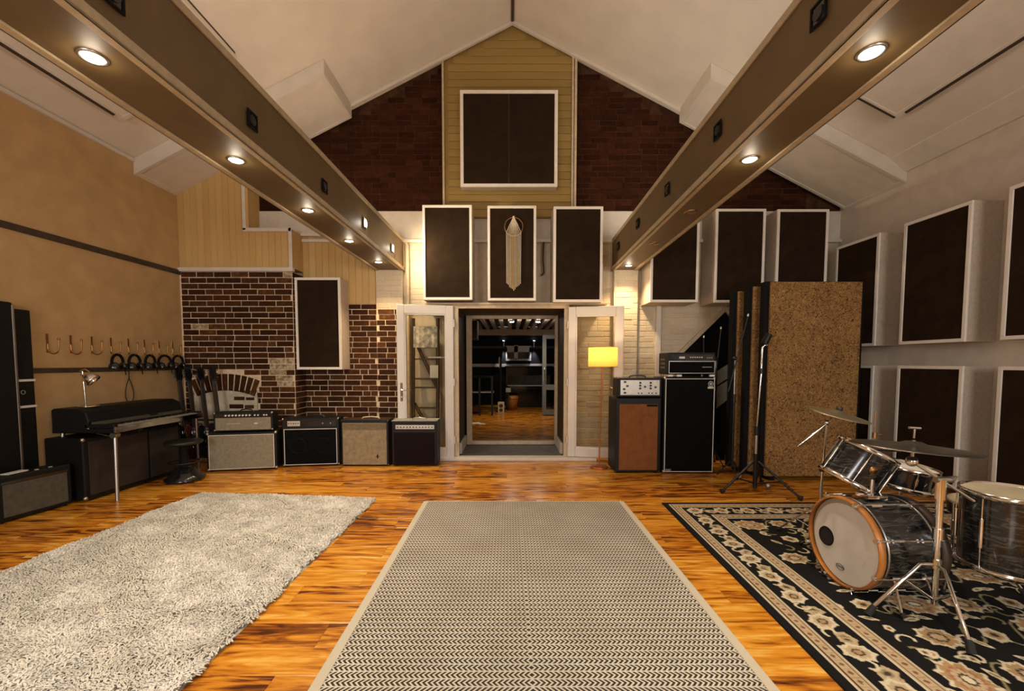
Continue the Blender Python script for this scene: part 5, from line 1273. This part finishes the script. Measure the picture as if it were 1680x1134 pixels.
# ------------------------------------------------------------------ guitars in the corner
def guitar(label, loc, rz, lean, body_mat, hs=1.0):
    o = thing('electric_guitar', label, 'guitar', loc, rz, 'guitars in the corner rack')
    o.rotation_euler = (lean, 0, rz); o.scale = (1.0, 1.0, 1.16)
    half = [(0.0, 0.0), (0.10, 0.005), (0.155, 0.05), (0.165, 0.11), (0.135, 0.18), (0.105, 0.23), (0.115, 0.29), (0.125, 0.34), (0.10, 0.385), (0.06, 0.39), (0.03, 0.36)]
    poly = half + [(-x, z) for x, z in half[::-1][:-1]]
    bdy = MB().prism(poly, 'y', 0.0, 0.045).build('body', body_mat, o, bevel=0.008)
    MB().box(-0.026, 0.026, -0.012, 0.012, 0.34, 0.90).build('neck', M_walnut, o, bevel=0.006)
    hd_ = MB().prism([(-0.028, 0.89), (0.028, 0.89), (0.048, 0.96), (0.04, 1.06), (-0.04, 1.07), (-0.046, 0.96)], 'y', -0.006, 0.012).build('headstock', M_blackgl, o, bevel=0.003)
    for q in range(3):
        for s in (-1, 1): MB().cyl((s*0.04, 0.003, 0.945+q*0.04), (s*0.066, 0.003, 0.945+q*0.04), 0.007, n=8).build('tuner', M_chrome, hd_)
    for zz in (0.17, 0.27): MB().box(-0.04, 0.04, -0.010, 0.0, zz, zz+0.035).build('pickup', M_chrome, o, bevel=0.003)
    MB().box(-0.045, 0.045, -0.014, 0.0, 0.11, 0.125).build('bridge', M_chrome, o)
    st = MB()
    for q in range(6): st.box(-0.02+q*0.008, -0.0188+q*0.008, -0.018, -0.0168, 0.12, 0.92)
    st.build('strings', M_chrome, o)
    for q, (kx, kz) in enumerate(((0.10, 0.10), (0.12, 0.15))): MB().cyl((kx, 0, kz), (kx, -0.014, kz), 0.012, n=10).build('knob', M_chrome, o)
o = thing('guitar_rack', 'black tubular guitar rack in the corner by the chimney', 'rack', (-4.20, 5.86, 0))
for sx in (-0.38, 0.38):
    MB().tube([(sx, -0.16, 0.012), (sx, 0.13, 0.012), (sx, 0.13, 0.60)], 0.012, 8).build('side_frame', M_blackmetal, o)
for yy, zz in ((-0.06, 0.10), (0.08, 0.10), (0.13, 0.59)):
    MB().cyl((-0.38, yy, zz), (0.38, yy, zz), 0.012).build('cross_bar', M_blackmetal, o)
for sx in (-0.38, 0.38): MB().cyl((sx, -0.06, 0.012), (sx, -0.06, 0.10), 0.010).cyl((sx, 0.08, 0.012), (sx, 0.08, 0.10), 0.010).build('bar_post', M_blackmetal, o)
M_sun = plain('dark_sunburst', (0.05, 0.016, 0.008), 0.15, coat=0.5, var=0.5, scale=6)
guitar('black electric guitar in the rack, against the tan wall', (-4.40, 5.80, 0.115), 1.15, -0.13, M_blackgl)
guitar('dark red electric guitar in the rack, second from the tan wall', (-4.27, 5.80, 0.115), 1.15, -0.13, M_sun)
guitar('black electric guitar in the rack, third from the tan wall', (-4.10, 5.80, 0.115), 1.15, -0.13, M_blackgl)
guitar('dark electric guitar in front of the plastered arch', (-3.93, 5.80, 0.115), 1.15, -0.13, M_blackmt)
